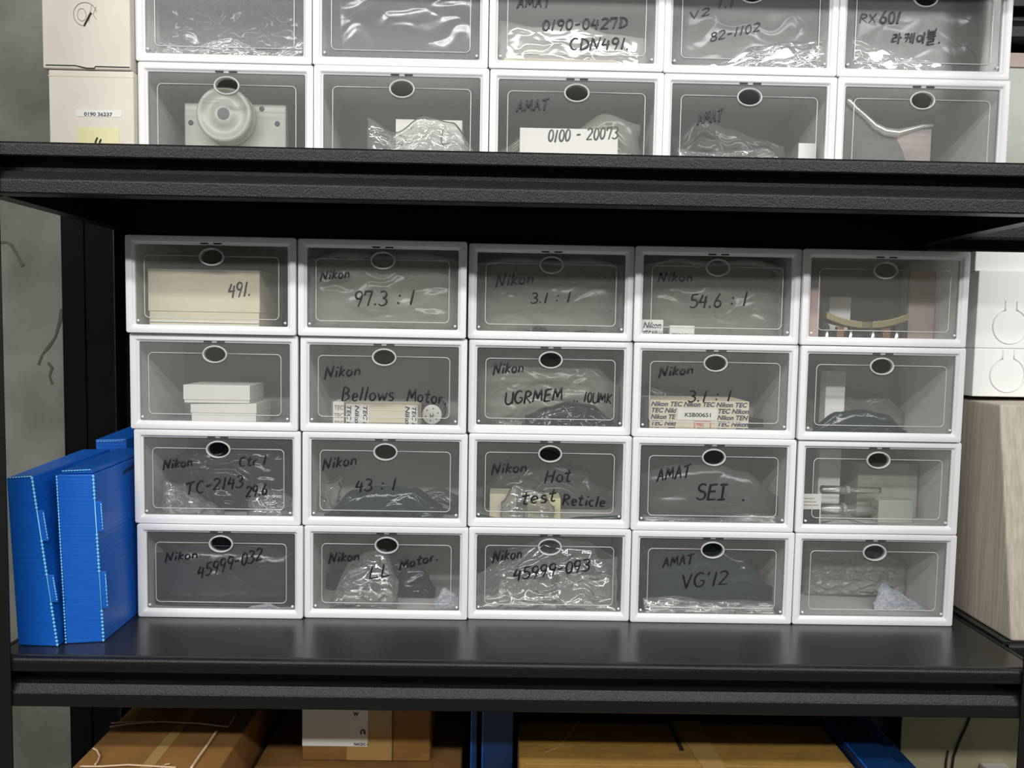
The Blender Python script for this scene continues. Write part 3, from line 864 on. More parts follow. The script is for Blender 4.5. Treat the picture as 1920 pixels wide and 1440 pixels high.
cr, w, h, d = carton(k, 'taped_packet', 'grey upright packet with vertical print at the left of the taped carton', 1202, 1215, 742, 806, .03, .10, 'bag_grey', cat='packet')
mb = MB(); put_text(mb, 'Nikon TEC', -w + .003, -.0006, h - .004, .010, h - .010, .2, .0003, rot=-math.pi / 2); mb.build('printed_lettering', M['navyink'], cr)
bag(k, 'grey_bag', 'thin grey bag behind the taped carton with the red stamp', 1212, 1440, 720, 806, .16, .03, 'bag_grey', .006, 24, top=[1, .8, .5, .3, .2], cell=14)

k = (2, 5)
bag(k, 'green_pouch', 'flat dark green pouch on the floor of the box, right end of second row', 1525, 1700, 766, 822, .04, .03, 'bag_green', .003, 25, top=[.35, .9, 1, .85, .25], cell=20, cat='pouch')
carton(k, 'block_or_reflection', 'pale pane reflection built as a block at the back of the second row right end box', 1550, 1582, 696, 790, .14, .03, 'white', cat='block')  # solid block in place of the pale reflection on the pane
bag(k, 'clear_bag', 'milky bag slumped behind the block-shaped pale reflection, right end of second row', 1515, 1790, 690, 822, .205, .03, 'bag_frost', .006, 26, top=[.9, 1, .5, .6, .3], cell=12)

# --- third row
k = (3, 1)
bag(k, 'navy_bag', 'crumpled navy bag filling the left end box of the third row', 300, 545, 832, 972, .06, .07, 'bag_navy', .009, 31, top=[.75, 1, 1, 1, .95], cell=18)
bag(k, 'clear_bag', 'crumpled clear bag in front of the navy bag', 298, 420, 895, 972, .03, .025, 'bag_clear', .008, 32, top=[.9, .8, .6, .4, .2], cell=40, lean=.3)
bag(k, 'clear_bag', 'clear bag with pale label at the lower right before the navy bag', 462, 548, 908, 972, .03, .03, 'bag_clear', .007, 33, top=[.9, 1, .8, .75, .6], cell=30, lean=.3)
carton(k, 'label_packet', 'pale green-grey labelled packet at the lower right of the navy bag', 470, 545, 925, 972, .055, .02, 'jade', cat='packet')

k = (3, 2)
bag(k, 'green_bag', 'dark green folded bag below the 43:1 writing', 608, 830, 908, 980, .05, .06, 'bag_green', .006, 34, top=[.12, .85, 1, .95, .45], cell=16)
bag(k, 'dark_bag', 'dark grey bag at the right of the green folded bag', 780, 860, 925, 980, .045, .03, 'bag_grey', .006, 35, top=[.8, 1, .7], cell=20)
bag(k, 'clear_bag', 'pale clear bag standing at the left of the green folded bag', 583, 640, 895, 980, .10, .03, 'bag_clear', .005, 36, top=[.7, .9, 1], cell=20)

k = (3, 3)
bag(k, 'grey_bag', 'dark grey bag behind the Hot test Reticle writing', 905, 1150, 850, 982, .09, .05, 'bag_grey', .010, 37, top=[.4, .9, 1, .75, .35], cell=14)
cr, w, h, d = carton(k, 'cream_packet', 'flat cream packet at the lower left behind the test Reticle writing', 918, 968, 928, 962, .05, .06, 'cream2', cat='packet')
cr, w, h, d = carton(k, 'yellow_packet', 'flat yellowed packet below the word test', 990, 1052, 938, 975, .04, .06, 'yellow', cat='packet')
bag(k, 'clear_bag', 'folded clear bag with pale edge below the word Hot', 940, 1040, 908, 945, .045, .02, 'bag_clear', .006, 38, top=[.5, 1, .9, .8, .4], rest=True, cell=24)
bag(k, 'green_bag', 'low green bag along the bottom of the Reticle box', 890, 1168, 962, 982, .026, .015, 'bag_green', .003, 39, top=[.9, .3, .2, .8, 1], cell=24)
carton(k, 'yellow_packet', 'small yellow packet behind the word Reticle', 1057, 1090, 928, 975, .06, .03, 'yellow', cat='packet')

k = (3, 4)
bag(k, 'grey_bag', 'broad grey bag behind the SEI writing', 1203, 1475, 868, 988, .045, .05, 'bag_grey', .004, 40, top=[.8, .95, 1, .85, .45], cell=10)
bag(k, 'clear_bag', 'crumpled clear bag hem along the bottom of the SEI box', 1205, 1478, 962, 988, .025, .014, 'bag_clear', .007, 41, top=[.8, .7, .6, 1, .9], cell=44, lean=.5)

k = (3, 5); o = ORIG[k]
carton(k, 'block_or_reflection', 'pale pane reflection built as a block at the upper left of the third row right end box', 1537, 1571, 842, 995, .15, .02, 'white', cat='block')  # pale patch mirrored in the pane, made here as a block
cr, w, h, d = carton(k, 'label_card', 'white and black label card standing at the left edge, third row', 1503, 1538, 926, 985, .03, .003, 'paper', cat='card')
MB().box(-w + .0005, w - .003, -.0006, -.0001, .004, h * .55).build('dark_half', M['darkpart'], cr)
mb = MB()
for q in range(3): mb.box(-w + .002, w - .006 - .004 * q, -.0006, -.0001, h * (.66 + .1 * q), h * (.66 + .1 * q) + .0016)
mb.build('print_lines', M['grey_ink'], cr)
Y = o.y + .09
for (xa, xb, yy, r, lab) in ((1535, 1640, 954, .012, 'thick clear tube lying at the front, right end of third row'), (1540, 1650, 918, .009, 'thin clear tube lying higher, right end of third row')):
    pa, pb = at(xa, yy, Y), at(xb, yy + 2, Y)
    root = empty('clear_tube', (pa.x, Y, o.z + FLOOR_Z + .0003 if False else pa.z - r), lab, 'tube', 'clear tubes in the third row')
    reg(k, root)
    Lh = pb.x - pa.x
    MB().lathe([(r * .9, 0), (r, .001), (r, Lh * .45), (r * .8, Lh * .5), (r * .8, Lh)], (0, 0, r), 'x', 20).build('barrel', M['bag_clear'], root, smooth=True)
    MB().lathe([(r * 1.02, Lh * .40), (r * 1.12, Lh * .41), (r * 1.12, Lh * .46), (r * 1.02, Lh * .47)], (0, 0, r), 'x', 20).build('collar', M['bubble'], root, smooth=True)
carton(k, 'grey_carton', 'pale grey carton behind the clear tubes, third row', 1610, 1716, 868, 995, .13, .06, 'jade', cat='carton')
carton(k, 'metal_canister', 'short pale canister before the grey carton, third row', 1648, 1712, 938, 962, .08, .03, 'jade', cat='canister', rest=True)
bag(k, 'clear_bag', 'clear bag along the floor of the third row right end box', 1540, 1720, 972, 995, .03, .02, 'bag_clear', .004, 42, top=[.7, 1, .5, .6, .3], cell=30)

# --- fourth row
k = (4, 1)
bag(k, 'navy_bag', 'navy grey bag filling the bottom left box', 292, 552, 1020, 1140, .06, .06, 'bag_navy', .0035, 51, top=[.85, 1, 1, 1, .9], cell=14)
bag(k, 'sachet', 'white sachet lying at the bottom right of the bottom left box', 452, 528, 1131, 1150, .022, .008, 'sachet', .002, 52, top=[.3, .8, 1, .6], cell=30, cat='sachet')

k = (4, 2)
bag(k, 'clear_bag', 'crumpled clear bag with bright glints in the bottom row Motor box', 620, 745, 1038, 1150, .04, .05, 'bag_clear', .011, 53, top=[.25, .8, .95, 1, .5], cell=26, lean=.35)
bag(k, 'green_bag', 'dark blue-green bag behind the glinting clear bag', 600, 800, 1060, 1150, .10, .05, 'bag_green', .007, 54, top=[.5, .8, .9, 1, .5], cell=16)
bag(k, 'navy_bag', 'navy bag fold right of the glinting clear bag', 735, 812, 1070, 1150, .07, .03, 'bag_navy', .006, 55, top=[.5, .95, .9, .3], cell=18)
bag(k, 'sachet', 'sachet with blue and red print at the bottom right of the Motor box', 815, 866, 1105, 1150, .05, .008, 'sachet', .003, 56, top=[.4, 1, .8, .5], cell=20, cat='sachet', lean=.3)
bag(k, 'frosted_bag', 'pale bag standing at the upper left of the Motor box', 650, 740, 1008, 1100, .16, .03, 'bag_frost', .005, 57, top=[.4, 1, .8], cell=12)

k = (4, 3); o = ORIG[k]
bag(k, 'clear_bag', 'large crumpled clear bag filling the middle box of the bottom row', 895, 1158, 1012, 1152, .035, .035, 'bag_clear', .011, 58, top=[.5, .85, 1, .95, .75], cell=18, lean=.2)
bag(k, 'navy_bag', 'navy bag behind the large crumpled clear bag', 900, 1160, 1010, 1152, .13, .05, 'bag_navy', .008, 59, top=[.8, .6, .95, .9, .8], cell=14)
p = at(985, 1110, o.y + .075)
root = empty('connector', (p.x, o.y + .075, o.z + FLOOR_Z + .0003), 'ribbed grey connector inside the large crumpled clear bag', 'connector')
reg(k, root)
MB().box(-.055, .055, 0, .02, 0, .045).build('housing', M['jade'], root, bevel=.001)
mb = MB()
for q in range(14): mb.box(-.048 + q * .0072, -.045 + q * .0072, -.002, 0.0005, .012, .038)
mb.build('contact_ribs', M['metal'], root)
MB().box(-.040, -.018, -.006, 0, .044, .058).build('latch', M['metal'], root, bevel=.001)
carton(k, 'white_packet', 'pale green packet at the right inside the crumpled clear bag', 1050, 1150, 1085, 1150, .08, .03, 'jade', cat='packet')

k = (4, 4)
bag(k, 'green_bag', 'flat dark green bag behind the VG12 writing', 1203, 1462, 1018, 1152, .04, .04, 'bag_green', .004, 60, top=[1, 1, 1, .75, .3], cell=10)
bag(k, 'clear_bag', 'shiny clear bag hem along the bottom of the VG12 box', 1208, 1455, 1122, 1152, .024, .014, 'bag_clear', .007, 61, top=[.9, 1, .8, .85, .8], cell=36, lean=.5)
bag(k, 'navy_bag', 'navy fold at the left edge of the VG12 box', 1197, 1222, 1025, 1152, .03, .02, 'bag_navy', .004, 62, cell=14)

k = (4, 5); o = ORIG[k]
bag(k, 'bubble_wrap', 'crumpled bubble wrap at the back of the nearly empty bottom right box', 1508, 1705, 1022, 1140, .17, .05, 'bubble', .010, 63, top=[1, .95, .9, .7], cell=40, cat='bubble wrap')
bag(k, 'sachet', 'sachet with blue and red print alone in the bottom right box', 1642, 1738, 1100, 1150, .075, .010, 'sachet', .003, 64, top=[.3, 1, .72, .42, .1], cell=16, cat='sachet', lean=.5)

# --- upper shelf, lower row
k = ('B', 1); o = ORIG[k]
p = at(421, 215, o.y + .05)
root = empty('pulley', (at(440, 270, o.y + .05).x, o.y + .08, o.z + FLOOR_Z + .0003), 'pale green pulley wheel on its square plate above the shelf beam', 'pulley')
reg(k, root)
px_, pz_ = p.x - root.location.x, p.z - root.location.z
q0, q1 = at(345, 192, o.y + .08), at(536, 192, o.y + .08)
x0, x1 = q0.x - root.location.x, q1.x - root.location.x
zt = q0.z - root.location.z
MB().box(x0, x1, 0, .02, 0, zt).build('mount_plate', M['jade'], root, bevel=.003)
MB().lathe([(.045, -.002), (.052, -.004), (.053, -.010), (.047, -.013), (.046, -.020), (.052, -.024), (.052, -.034), (.049, -.036), (.044, -.036), (.042, -.033), (.022, -.033), (.020, -.036), (.012, -.036)], (px_, 0, pz_), 'y', 56).build('wheel', M['jade'], root, smooth=True)
MB().lathe([(.0115, -.0366), (.0115, -.030)], (px_, 0, pz_), 'y', 24).build('bore', M['darkpart'], root)
for (bx, bz) in ((358, 230), (491, 204), (520, 232)):
    b = at(bx, bz, o.y + .08)
    MB().lathe([(.004, -.0015), (.005, -.001), (.005, 0)], (b.x - root.location.x, 0, b.z - root.location.z), 'y', 14).build('bolt', M['lump'], root, smooth=True)
k = ('B', 2)
carton(k, 'block_or_reflection', 'white block wrapped in clear film above the shelf beam', 742, 866, 223, 290, .06, .06, 'paper', cat='block')
bag(k, 'clear_bag', 'clear film around the white block above the shelf beam', 688, 900, 215, 290, .035, .02, 'bag_clear', .008, 71, top=[.95, .7, 1, .9, .3], cell=30)
k = ('B', 3)
bag(k, 'frosted_bag', 'milky bag around the white label, middle box above the beam', 935, 1200, 205, 295, .06, .04, 'bag_frost', .006, 72, top=[.4, .75, .7, 1, .85], cell=14)
cr, w, h, d = carton(k, 'white_carton', 'white carton labelled 0100-20073 in the middle box above the beam', 975, 1158, 239, 295, .035, .014, 'paper')
write(cr, Vector(cr.location), cr.location.y - 0.0006, list('0100 - 20073'), 1027, 266, 1164 - 6, 260, 22, .0014)
k = ('B', 4)
bag(k, 'grey_bag', 'grey crumpled bag in the fourth box above the shelf beam', 1270, 1480, 215, 300, .05, .05, 'bag_grey', .010, 73, top=[.7, 1, .85, .7, .6], cell=22)
bag(k, 'clear_bag', 'bright clear bag fold low in the fourth box above the beam', 1270, 1490, 272, 300, .03, .02, 'bag_clear', .008, 74, top=[.9, .8, .9, 1, .3], cell=30)
carton(k, 'paper_scrap', 'white paper scrap at the right of the grey crumpled bag', 1498, 1530, 268, 298, .05, .004, 'white', cat='paper')
k = ('B', 5); o = ORIG[k]
bag(k, 'dark_lump', 'dark rounded lump at the left of the right end box above the beam', 1598, 1705, 240, 300, .07, .06, 'lump', .006, 75, top=[.9, 1, .9, .4], cell=12, cat='lump')
Y = o.y + .040
P = [at(x, y, Y) for x, y in ((1588, 178), (1592, 190), (1604, 203), (1622, 218), (1640, 236), (1660, 247), (1684, 250), (1708, 243), (1730, 237), (1750, 235))]
rr_ = [.004, .008, .006, .006, .008, .010, .010, .007, .005, .003]
c_ = Vector((P[5].x, Y, o.z + FLOOR_Z + .0005))
mb = MB(); mb.tube([p - c_ for p in P], [q * .8 for q in rr_], 14, flat=.7)
arcb = empty('silver_bag', c_, 'clear bag with bright glossy folded edge curving over the dark lump', 'bag')
reg(k, arcb)
mb.build('folded_edge', M['bag_silver'], arcb, smooth=True)
vs = []; n_ = len(P)
for yy in (.004, .0055):
    for p in P: vs += [(p.x - c_.x, yy, p.z - c_.z - .002), (p.x - c_.x, yy, 0.0)]
m_ = MB(); h_ = 2 * n_
m_.add(vs, [(2 * i, 2 * i + 1, 2 * i + 3, 2 * i + 2) for i in range(n_ - 1)] + [(h_ + 2 * i, h_ + 2 * i + 2, h_ + 2 * i + 3, h_ + 2 * i + 1) for i in range(n_ - 1)])
m_.build('sheet', M['bag_clear'], arcb, smooth=True)
carton(k, 'pink_reflection', 'pinkish pane reflection built as a pad right of the dark lump above the beam', 1690, 1750, 238, 300, .10, .02, 'pink', cat='reflection')  # pink reflection of the surroundings, shaped as a small slab

# --- upper shelf, topmost row
k = ('A', 1)
bag(k, 'black_bag', 'shiny crumpled black bag in the topmost left box', 268, 574, -60, 104, .10, .03, 'bag_black', .012, 81, lean=-.13, top=[1, 1, 1, 1], cell=22)
bag(k, 'clear_bag', 'clear crumpled wrap added for bright glints low before the shiny black bag', 266, 576, 50, 104, .03, .02, 'bag_clear', .008, 89, top=[.8, .6, .9, .5, .95], cell=30, lean=.25)  # added to give the highlights low on the black bag
k = ('A', 2)
bag(k, 'black_bag', 'smooth black bag in the second topmost box', 625, 905, -50, 110, .06, .05, 'bag_dark', .003, 82, lean=-.13, top=[.8, 1, 1, 1], cell=10)
bag(k, 'navy_bag', 'navy corner fold low at the left of the smooth black bag', 640, 705, 38, 110, .03, .02, 'bag_navy', .005, 83, top=[.3, 1, .2], cell=14)
k = ('A', 3)
bag(k, 'silver_bag', 'shiny silver bag behind the CDN491 writing', 935, 1215, 30, 118, .045, .035, 'bag_silver', .008, 84, top=[1, .9, 1, .8, .75], cell=14)
cr, w, h, d = carton(k, 'cream_carton', 'low cream carton under the shiny silver bag, topmost row', 945, 1155, 108, 126, .020, .02, 'cream2')
mb = MB(); mb.box(-w + .045, -w + .065, -.0006, -.0001, .003, .010); mb.box(w - .095, w - .085, -.0006, -.0001, .005, .010); mb.build('print_block', M['grey_ink'], cr)
k = ('A', 4)
bag(k, 'grey_bag', 'olive grey bag in the fourth topmost box', 1275, 1555, -50, 130, .07, .05, 'bag_grey', .005, 85, lean=-.13, top=[1, 1, 1, 1], cell=10)
bag(k, 'clear_bag', 'clear crumpled bag low in the fourth topmost box', 1280, 1550, 68, 132, .03, .025, 'bag_clear', .009, 86, top=[.3, .35, .8, .95, 1], cell=26)
k = ('A', 5)
bag(k, 'grey_bag', 'olive grey bag behind the Korean handwriting', 1600, 1860, -40, 135, .07, .05, 'bag_grey', .005, 87, lean=-.13, top=[1, 1, 1, 1], cell=10)
bag(k, 'clear_bag', 'clear bag with bright hem below the Korean handwriting', 1598, 1785, 68, 138, .03, .025, 'bag_clear', .008, 88, top=[1, .8, .6, .5, .4], cell=22)

# ------------------------------------------------------------------ settle the contents one behind the other
def bounds(ob):
    bpy.context.view_layer.update()
    lo = [1e9] * 3; hi = [-1e9] * 3
    for c in [ob] + list(ob.children_recursive):
        if c.type != 'MESH': continue
        mw = c.matrix_world
        for v in c.data.vertices:
            p = mw @ v.co
            for q in range(3):
                lo[q] = min(lo[q], p[q]); hi[q] = max(hi[q], p[q])
    return lo, hi
for k, obs in CONT.items():
    o = ORIG[k]; done = []
    for ob, (lo, hi) in sorted([(ob, bounds(ob)) for ob in obs], key=lambda t: t[1][0][1]):
        need = o.y + 0.0155
        for l2, h2 in done:
            if lo[0] < h2[0] - .0003 and hi[0] > l2[0] + .0003 and lo[2] < h2[2] - .0003 and hi[2] > l2[2] + .0003:
                need = max(need, h2[1] + 0.0006)
        if lo[1] < need:
            d = need - lo[1]
            ob.location.y += d; lo[1] += d; hi[1] += d
        if hi[1] > o.y + BD - 0.0024: print('DEEP', k, ob.get('label'), round(hi[1] - o.y, 3))
        done.append((lo, hi))

# ------------------------------------------------------------------ cartons on the upper shelf, left
Yc = -0.050
def shelf_carton(name, label, xl, xr, z0, z1, Y, depth, mat, cat='carton'):
    a, b = at(xl, 130, Y).x, at(xr, 130, Y).x
    root = empty(name, ((a + b) / 2, Y, z0), label, cat)
    w, h = (b - a) / 2, z1 - z0
    MB().box(-w, w, 0, depth, 0, h).build('body', M[mat], root, bevel=.003, seg=3)
    return root, w, h
zc = at(90, 130, Yc).z
xr_ = at(250, 130, Yc)
r1, w, h = shelf_carton('cream_carton', 'lower cream carton printed 0190 36237 at the upper left', 90, 250, ZU + .0003, zc, Yc, .24, 'cream')
L = Vector(r1.location)
a = at(142, 218, Yc) - L; b = at(228, 207, Yc) - L
MB().box(a.x, b.x, -.0006, -.0001, a.z, b.z).build('paper_strip', M['paper'], r1)
mb = MB(); t0 = at(158, 217, Yc) - L; t1 = at(211, 217, Yc) - L
put_text(mb, '0190 36237', t0.x, -.0010, t0.z, .0088, t1.x - t0.x, 0, .00015); mb.build('printed_lettering', M['navyink'], r1)
a = at(145, 268, Yc) - L; b = at(223, 240, Yc) - L
MB().box(a.x, b.x, -.0006, -.0001, a.z - .01, b.z).build('tape_patch', M['yellow'], r1)
for (sx, sy, ex, ey) in ((179, 268, 183, 258), (187, 268, 190, 261)):
    p0, p1 = at(sx, sy, Yc) - L, at(ex, ey, Yc) - L
    MB().tube([(p0.x, -.001, p0.z), (p1.x, -.001, p1.z)], .0016, 6).build('marker_stroke', M['ink'], r1)
MB().box(-w, w, -.0004, .0, h - .012, h - .010).build('lid_edge', M['cream2'], r1)
r2, w, h = shelf_carton('cream_carton', 'upper cream carton with a pencilled circle and black stroke', 80, 245, zc + .0005, zc + .16, Yc - .004, .24, 'cream')
L = Vector(r2.location); Y2 = Yc - .004
mb = MB()
cx, cz = at(160, 27, Y2).x - L.x, at(160, 27, Y2).z - L.z
mb.tube([(cx + .021 * math.cos(t), -.0006, cz + .021 * math.sin(t)) for t in [i * .33 + .2 for i in range(14)]], .0005, 5)
mb.tube([(cx - .006 + .008 * math.cos(t), -.0006, cz - .001 + .011 * math.sin(t)) for t in [i * .45 for i in range(15)]], .0004, 5)
mb.tube([(cx + .012, -.0006, cz + .018), (cx + .006, -.0006, cz - .014)], .0004, 5)
mb.tube([(cx + .020, -.0006, cz + .014), (cx + .014, -.0006, cz), (cx + .020, -.0006, cz - .008)], .0004, 5)
mb.build('pencil_circle', M['grey_ink'], r2)
p0, p1 = at(171, 24, Y2) - L, at(158, 49, Y2) - L
MB().tube([(p0.x, -.001, p0.z), (p1.x, -.001, p1.z)], [.0020, .0015], 6).build('marker_stroke', M['ink'], r2)
mb = MB(); z_ = at(150, 124, Y2).z - L.z
zs = at(90, 122, Y2).z - L.z
mb.tube([(-w + .006, -.0003, zs), (-.02, -.0003, zs), (.0, -.0003, zs - .004), (.014, -.0003, zs - .004), (.016, -.0003, zs - .0008), (w - .002, -.0003, zs - .001)], .0011, 6)
mb.build('flap_slit', M['slot'], r2)

# ------------------------------------------------------------------ blue fluted boxes, left of the stack
def dots(p, q, n, r, skip=()):
    mb = MB(); p, q = Vector(p), Vector(q)
    mb.tube([p, q], r * .4, 6)
    for i in range(n):
        t = (i + .5) / n
        if any(a <= t <= b for a, b in skip): continue
        c = p.lerp(q, t)
        mb.lathe([(r * .3, -r * .9), (r * .8, -r * .5), (r, 0), (r * .8, r * .5), (r * .3, r * .9)], c, 'y', 8)
    return mb

def blue_box(label, fb, ft, back, bt):
    """fb, ft: front bottom/top corner pairs; back, bt: rear bottom/top corner pairs"""
    root = empty('blue_fluted_box', (fb[0] + fb[1]) / 2, label, 'box', 'blue fluted plastic boxes')
    L = Vector(root.location)
    c = [Vector(v) - L for v in (fb[0], fb[1], back[1], back[0], ft[0], ft[1], bt[1], bt[0])]
    MB().hexa(c).build('body', M['blue'], root, bevel=.0015)
    return root, c

V = Vector
def blue_extras(root, c, label_tab, tabs, nv=46, top=True, left=True):
    fbl, fbr, _, _, ftl, ftr, _, _ = c
    e = V((0, -.0012, 0))
    dots(fbr + e, ftr + e, nv, .0026, tabs).build('cut_edge', M['bluecut'], root, smooth=True)
    if left: dots(fbl + e, ftl + e, nv + 8, .0018).build('cut_edge', M['bluecut'], root, smooth=True)
    if top: dots(ftl + e, ftr + e, 9, .0017).build('cut_edge', M['bluecut'], root, smooth=True)
    for a, b in tabs:
        p, q = fbr.lerp(ftr, a), fbr.lerp(ftr, b)
        mb = MB(); mb.hexa([p + V((-.001, -.0005, 0)), p + V((.011, .001, 0)), p + V((.011, .004, 0)), p + V((-.001, .003, 0)), q + V((-.001, -.0005, 0)), q + V((.011, .001, 0)), q + V((.011, .004, 0)), q + V((-.001, .003, 0))])
        mb.build('tuck_tab', M['blue'], root, bevel=.0008)
        dots(p + V((.0105, -.0005, .003)), q + V((.0105, -.0005, -.003)), 9, .0015).build('cut_edge', M['bluecut'], root, smooth=True)

g0 = .0006
r, c = blue_box('blue fluted box at far left, bowed front with dented edge', (V((-.946, -.150, g0)), V((-.874, -.153, g0))), (V((-.966, -.14, .298)), V((-.921, -.14, .302))), (V((-.966, .112, g0)), V((-.884, .122, g0))), (V((-.969, .112, .311)), V((-.918, .125, .311))))
blue_extras(r, c, '', ((.26, .42), (.62, .80)), left=False)
r, c = blue_box('blue fluted box next to the stacked clear-front boxes', (V((-.866, -.141, g0)), V((-.805, -.130, g0))), (V((-.889, -.120, .301)), V((-.824, -.120, .303))), (V((-.872, .125, g0)), V((-.8145, .125, g0))), (V((-.902, .125, .309)), V((-.827, .125, .309))))
blue_extras(r, c, '', ((.20, .42), (.66, .84)), top=False)
mb = MB(); ftl, ftr, btr, btl = c[4], c[5], c[6], c[7]
mb.hexa([ftl + V((.005, .004, .001)), ftr + V((-.003, .004, .001)), btr + V((-.003, -.01, .001)), btl + V((.005, -.01, .001)), ftl + V((.006, .004, .007)), ftr + V((-.005, .004, .0085)), btr + V((-.006, -.01, .006)), btl + V((.006, -.01, .006))])
mb.build('tuck_lid', M['blueplain'], r, bevel=.0012)
dots(ftl + V((.007, .0025, .0065)), ftr + V((-.006, .0025, .008)), 10, .0016).build('cut_edge', M['bluecut'], r, smooth=True)
tb = ftr.lerp(btr, .55) + V((.0006, 0, -.012))
mb = MB()
mb.hexa([tb + V((0, -.03, -.012)), tb + V((.0012, -.03, -.012)), tb + V((.0012, .03, -.004)), tb + V((0, .03, -.004)), tb + V((0, -.024, -.004)), tb + V((.0012, -.024, -.004)), tb + V((.0012, .024, .003)), tb + V((0, .024, .003))])
mb.build('side_slot', M['navy'], r)
r, c = blue_box('blue fluted box behind the other two, only its top showing', (V((-.945, .150, g0)), V((-.882, .150, g0))), (V((-.962, .150, .326)), V((-.897, .150, .329))), (V((-.945, .285, g0)), V((-.870, .285, g0))), (V((-.955, .285, .338)), V((-.872, .285, .338))))
dots(c[4] + V((.004, -.0015, -.004)), c[5] + V((-.004, -.0015, -.004)), 9, .0015).build('cut_edge', M['bluecut'], r, smooth=True)

# ------------------------------------------------------------------ lower shelf
ZS = -0.60
def big_carton(label, x0, x1, y0, y1, z0, z1, mat, name='cardboard_carton', group=None):
    root = empty(name, ((x0 + x1) / 2, y0, z0), label, 'carton', group)
    w = (x1 - x0) / 2
    MB().box(-w, w, 0, y1 - y0, 0, z1 - z0).build('body', M[mat], root, bevel=.004, seg=3)
    return root
zt = -.22
r = big_carton('brown cardboard carton tied with twine, at the lower left', -.853, -.590, -.185, .20, ZS + .0003, zt, 'kraft')
L = V(r.location)
def twine(pts, rr, parent):
    P = [atz(x, y, zt + .004) - L for x, y in pts]
    Q = []
    for i in range(len(P) - 1):
        for t in (0, .25, .5, .75): Q.append(P[i].lerp(P[i + 1], t))
    Q.append(P[-1])
    MB().tube(Q, rr, 7).build('twine', M['twine'], parent, smooth=True)
twine([(205, 1363), (240, 1357), (300, 1353), (370, 1356), (428, 1363), (444, 1337)], .0016, r)
twine([(208, 1356), (245, 1353), (290, 1352)], .0010, r)
twine([(174, 1403), (182, 1407), (187, 1418), (183, 1428), (178, 1434)], .0018, r)
twine([(408, 1368), (390, 1395), (372, 1420), (358, 1441)], .0026, r)
twine([(150, 1437), (190, 1437), (240, 1434), (330, 1439)], .0018, r)
twine([(303, 1441), (308, 1434), (319, 1432)], .0012, r)
MB().box(-.01, .012, .004, .37, zt - L.z + .0002, zt - L.z + .0008).build('flap_seam', M['ktape'], r)

zl = -.30
big_carton('lower brown carton under the carton with the white label', -.575, -.165, -.10, .22, ZS + .0003, zl, 'kraft')
Yb = .012
xa, xb = at(566, 1380, Yb).x, at(818, 1380, Yb).x
r = big_carton('brown carton with white label, standing on another carton', xa, xb - .012, Yb, .22, zl + .0006, -.125, 'kraft')
L = V(r.location)
a = at(567, 1398, Yb) - L; b = at(690, 1330, Yb) - L
MB().box(a.x, b.x, -.0008, -.0001, a.z, b.z + .02).build('paper_label', M['paper'], r)
mb = MB()
p = at(664, 1397, Yb) - L; q = at(690, 1397, Yb) - L
put_text(mb, 'NACDC-1', p.x, -.0012, p.z, .0075, q.x - p.x - .0005, 0, .0002)
p = at(663, 1342, Yb) - L
put_text(mb, 'W', p.x, -.0012, p.z, .011, .011, 0, .0004)
mb.build('label_lettering', M['ink'], r)
p = at(680.5, 1372, Yb) - L
mb = MB()
mb.tube([(p.x + .0042 * math.cos(t), -.0013, p.z + .0042 * math.sin(t)) for t in [math.radians(-60 + 300 * i / 12) for i in range(13)]], .0014, 6, flat=.4)
mb.tube([(p.x + .0018, -.0013, p.z + .001), (p.x + .0050, -.0013, p.z - .0050)], .0013, 6, flat=.4)
mb.tube([(p.x - .0055, -.0013, p.z - .0036), (p.x - .0015, -.0013, p.z - .0036)], .0010, 6, flat=.4)
mb.build('printed_emblem', M['ink'], r)
a = at(736, 1430, Yb) - L
MB().box(a.x - .0005, a.x + .0008, -.0006, -.0001, .002, .17).build('board_seam', M['slot'], r)
c0 = at(650, 1425, Yb) - L; c1 = at(734, 1425, Yb) - L
MB().box(c0.x, c1.x, -.0005, -.0001, .003, .17).build('packing_tape', M['ktape'], r)

# navy boxes standing between the cartons
for (x0, x1, lab) in ((882, 894, 'thin navy plastic sheet box standing beside the gap'), (903, 962, 'navy plastic box standing left of the taped carton')):
    a, b = at(x0, 1400, .02).x, at(x1, 1400, .02).x
    rr = empty('navy_box', ((a + b) / 2, .02, ZS + .0003), lab, 'box')
    w = (b - a) / 2
    MB().box(-w, w, 0, .2, 0, .415).build('body', M['navy'], rr, bevel=.002)
    MB().box(-w, -w + .003, -.0012, 0, 0, .41).build('cut_edge', M['blueplain'], rr)

zt = -.25
x0, x1 = -.050, .596
r = big_carton('pale brown carton closed with packing tape, lower middle', x0, x1, -.118, .085, ZS + .0003, zt, 'kraft2')
L = V(r.location)
def on_top(x, y): return atz(x, y, zt) - L
H = zt - L.z
a = on_top(1258, 1353); b = on_top(1322, 1440)
a1 = on_top(1310, 1353); b1 = on_top(1362, 1440)
MB().hexa([(a.x, a.y, H + .0002), (a1.x, a1.y, H + .0002), (b1.x, .001, H + .0002), (b.x, .001, H + .0002), (a.x, a.y, H + .0012), (a1.x, a1.y, H + .0012), (b1.x, .001, H + .0012), (b.x, .001, H + .0012)]).build('packing_tape', M['ktape'], r)
a = on_top(1253, 1352); b = on_top(1279, 1408)
MB().hexa([(a.x - .004, a.y, H + .0002), (a.x + .004, a.y, H + .0002), (b.x + .004, b.y, H + .0002), (b.x - .004, b.y, H + .0002), (a.x - .004, a.y, H + .002), (a.x + .004, a.y, H + .002), (b.x + .004, b.y, H + .002), (b.x - .004, b.y, H + .002)]).build('black_strap', M['slot'], r)
mb = MB(); P = [on_top(*p) + V((0, 0, .0006)) for p in ((1086, 1353), (1068, 1378), (1045, 1402), (1020, 1412))]
mb.tube(P, .0012, 5).build('crease', M['ktape'], r)
